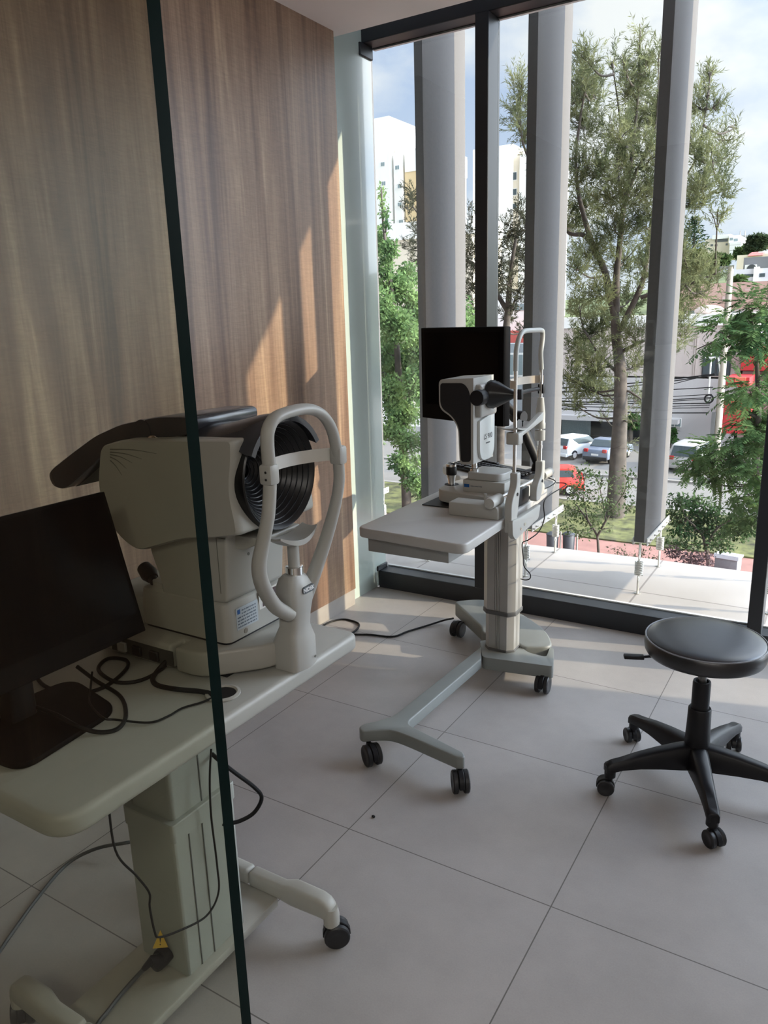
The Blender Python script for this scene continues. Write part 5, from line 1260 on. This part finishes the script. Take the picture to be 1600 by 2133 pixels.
# ---- cars
def make_car(label, paint, loc, head, L=4.1, Wd=1.72, H=1.5, hatch=True):
    t = thing('car', label, 'car', loc, head, group='parked cars along the street')      # nose towards +x of the car
    if hatch: prof = [(-L/2,.32),(-L/2,.80),(-L/2+.12,.95),(-L/2+.42,H-.08),(-L/2+.75,H),(.35,H-.02),(1.05,1.02),(L/2-.25,.82),(L/2,.60),(L/2,.30)]
    else: prof = [(-L/2,.34),(-L/2,.78),(-L/2+.08,.96),(-L/2+.75,1.02),(-L/2+1.35,H),(.15,H),(1.0,1.0),(L/2-.2,.82),(L/2,.6),(L/2,.30)]
    m_ = MB(); k = [(1.0 if z < 1.0 else .82) for x, z in prof]
    m_.loft([[(x, -Wd/2*q, z) for (x, z), q in zip(prof, k)], [(x, Wd/2*q, z) for (x, z), q in zip(prof, k)]])
    body = obj('body', m_.bevel(.06, 3, 12), paint, t, ang=50)
    roof0, roof1 = (-L/2+.55, .35) if hatch else (-L/2+1.3, .15)
    gz0, gz1 = 1.02, H-.09
    for s_ in (-1, 1):
        gy0, gy1 = s_*(Wd/2*.965), s_*(Wd/2*.84)
        m_ = MB(); m_.loft([[(roof0-.05, gy0*.94, gz0), (.95, gy0*.94, gz0), (.42, gy1, gz1), (roof0+.12, gy1, gz1)], [(roof0-.05, gy0*.97, gz0), (.95, gy0*.97, gz0), (.42, gy1*1.02, gz1), (roof0+.12, gy1*1.02, gz1)]])
        obj('side_window', m_, WIN, t, smooth=False)
    # rear and front screens
    if hatch: q0, q1 = (-L/2+.13, .98), (-L/2+.41, H-.12)
    else: q0, q1 = (-L/2+.80, 1.05), (-L/2+1.30, H-.07)
    n_ = Vector((-(q1[1]-q0[1]), 0, (q1[0]-q0[0]))).normalized()
    for (u0, u1, nn) in ((q0, q1, n_), ((.98, 1.05), (.40, H-.08), Vector((.55, 0, .6)).normalized())):
        v = [Vector((u0[0], -Wd*.40, u0[1])), Vector((u0[0], Wd*.40, u0[1])), Vector((u1[0], Wd*.35, u1[1])), Vector((u1[0], -Wd*.35, u1[1]))]
        obj('windscreen', MB().loft([[p - nn*.02 for p in v], [p + nn*.035 for p in v]]), WIN, t, smooth=False)
    tl = mat('tail lamp', (.40,.02,.02), .25)
    for s_ in (-1, 1):
        obj('tail_lamp', MB().box(-L/2-.02, -L/2+.14, s_*Wd*.36-.14, s_*Wd*.36+.14, .78, 1.0).bevel(.03,2), tl, t)
    obj('plate', MB().box(-L/2-.03, -L/2+.02, -.24, .24, .58, .70), mat('number plate white', (.7,.7,.7), .5), t)
    obj('rear_bumper', MB().box(-L/2-.06, -L/2+.2, -Wd*.47, Wd*.47, .26, .50).bevel(.04,2), paint if hatch else BLACK, t)
    for x in (-L/2+.75, L/2-.8):
        for s_ in (-1, 1):
            w_ = obj('wheel', MB().lathe([(.05,0),(.30,.01),(.32,.05),(.32,.18),(.28,.20),(0,.20)], (x, s_*(Wd/2-.20) , .32), 24, (0, s_, 0)), BLACK, t)
            obj('wheel_hub', MB().lathe([(.19,0),(.19,.01),(.05,.02),(0,.02)], (x, s_*(Wd/2+.005), .32), 16, (0, s_, 0)), GRL, w_)
    return t
gz = G-.08
p = pz(1168, 958, gz); make_car('small white hatchback with a red tail lamp, left of the big trunk', mat('white car paint', (.72,.74,.76), .25, var=.02), (p.x+.5, p.y+1.8, gz), math.radians(68), 3.9, 1.70, 1.52)
p = pz(1248, 968, gz); make_car('dark blue-grey car parked between the white hatchback and the big trunk', mat('blue grey car paint', (.16,.19,.25), .25, var=.03), (p.x, p.y+2.1, gz), math.radians(82), 4.3, 1.75, 1.47, False)
p = pz(1428, 986, gz); make_car('silver grey estate car right of the whole fin, half behind the fern-leaved tree', mat('silver car paint', (.42,.41,.40), .3, var=.02), (p.x, p.y+2.3, gz), math.radians(84), 4.6, 1.85, 1.68)
p = pz(1192, 1040, gz); make_car('red car at the near kerb below the white hatchback', mat('red car paint', (.50,.04,.03), .25, var=.03), (p.x-1.9, p.y+1.0, gz), math.radians(-158), 4.1, 1.72, 1.46)
p = pz(800, 1050, G); 

sp_ = pz(778, 1703, 0)
tag(obj('crumb', MB().sphere(sp_+Vector((0,0,.004)), .005, (1.2,.9,.8), 10, 6), BLACK), 'tiny dark crumb lying on the floor tile below the front caster', 'crumb')
# ---- bins and service box on the paving
for px, lab_ in ((1150,'dark litter bin on the pink paving, left one of the pair'),(1184,'dark litter bin on the pink paving, right one of the pair')):
    p = pz(px, 1152, G); t = thing('litter_bin', lab_, 'bin', tuple(p), group='litter bins on the paving')
    obj('bin_body', MB().lathe([(.20,0),(.22,.02),(.24,.75),(.22,.78),(.20,.70),(.0,.68)], (0,0,0), 20), mat('bin dark grey', (.05,.055,.065), .6, var=.1), t)
    obj('bin_post', MB().cyl((.34,0,0),(.34,0,.95),.035, seg=10), mat('bin post', (.28,.26,.24), .5), t)
    obj('bin_lid', MB().lathe([(.25,.78),(.25,.82),(.12,.90),(0,.91)], (0,0,0), 20), mat('bin dark grey', (.05,.055,.065), .6), t)
p = pz(1514, 1187, G); t = thing('service_box', 'pale grey service box on the pink paving at the far right', 'box', tuple(p), math.radians(-8))
obj('cabinet', MB().box(-.38,.42,-.3,.3,0,.50).bevel(.02,2), mat('grey cabinet', (.20,.21,.23), .6), t)
obj('lid', MB().prism([(-.34,.50),(.34,.50),(.36,.58),(-.30,.66)], 'x', -.42, .46).bevel(.01,1), mat('pale box lid', (.48,.50,.54), .5), t)

# unseen tree added at the right so that its crown dapples the low sun
cl9 = []
for k in range(26):
    cl9.append((Vector((14+rng.uniform(-1,1), 3.2+3.3*rng.rand(), -.5+5.9*rng.rand())), (.9,.75,.75), 1.0))
b9 = Vector((14, 5, G))
tree('broadleaf_tree', 'leafy tree added outside to the right, beyond the view, to filter the sun', cl9, leafy(rng, cl9, 420, .17, .6), MAT['fresh green leaves'], [([b9, Vector((14,5,-3)), Vector((14,4.8,1)), Vector((14,4.8,5))], .2, .03)], b9, tw_r=.03)
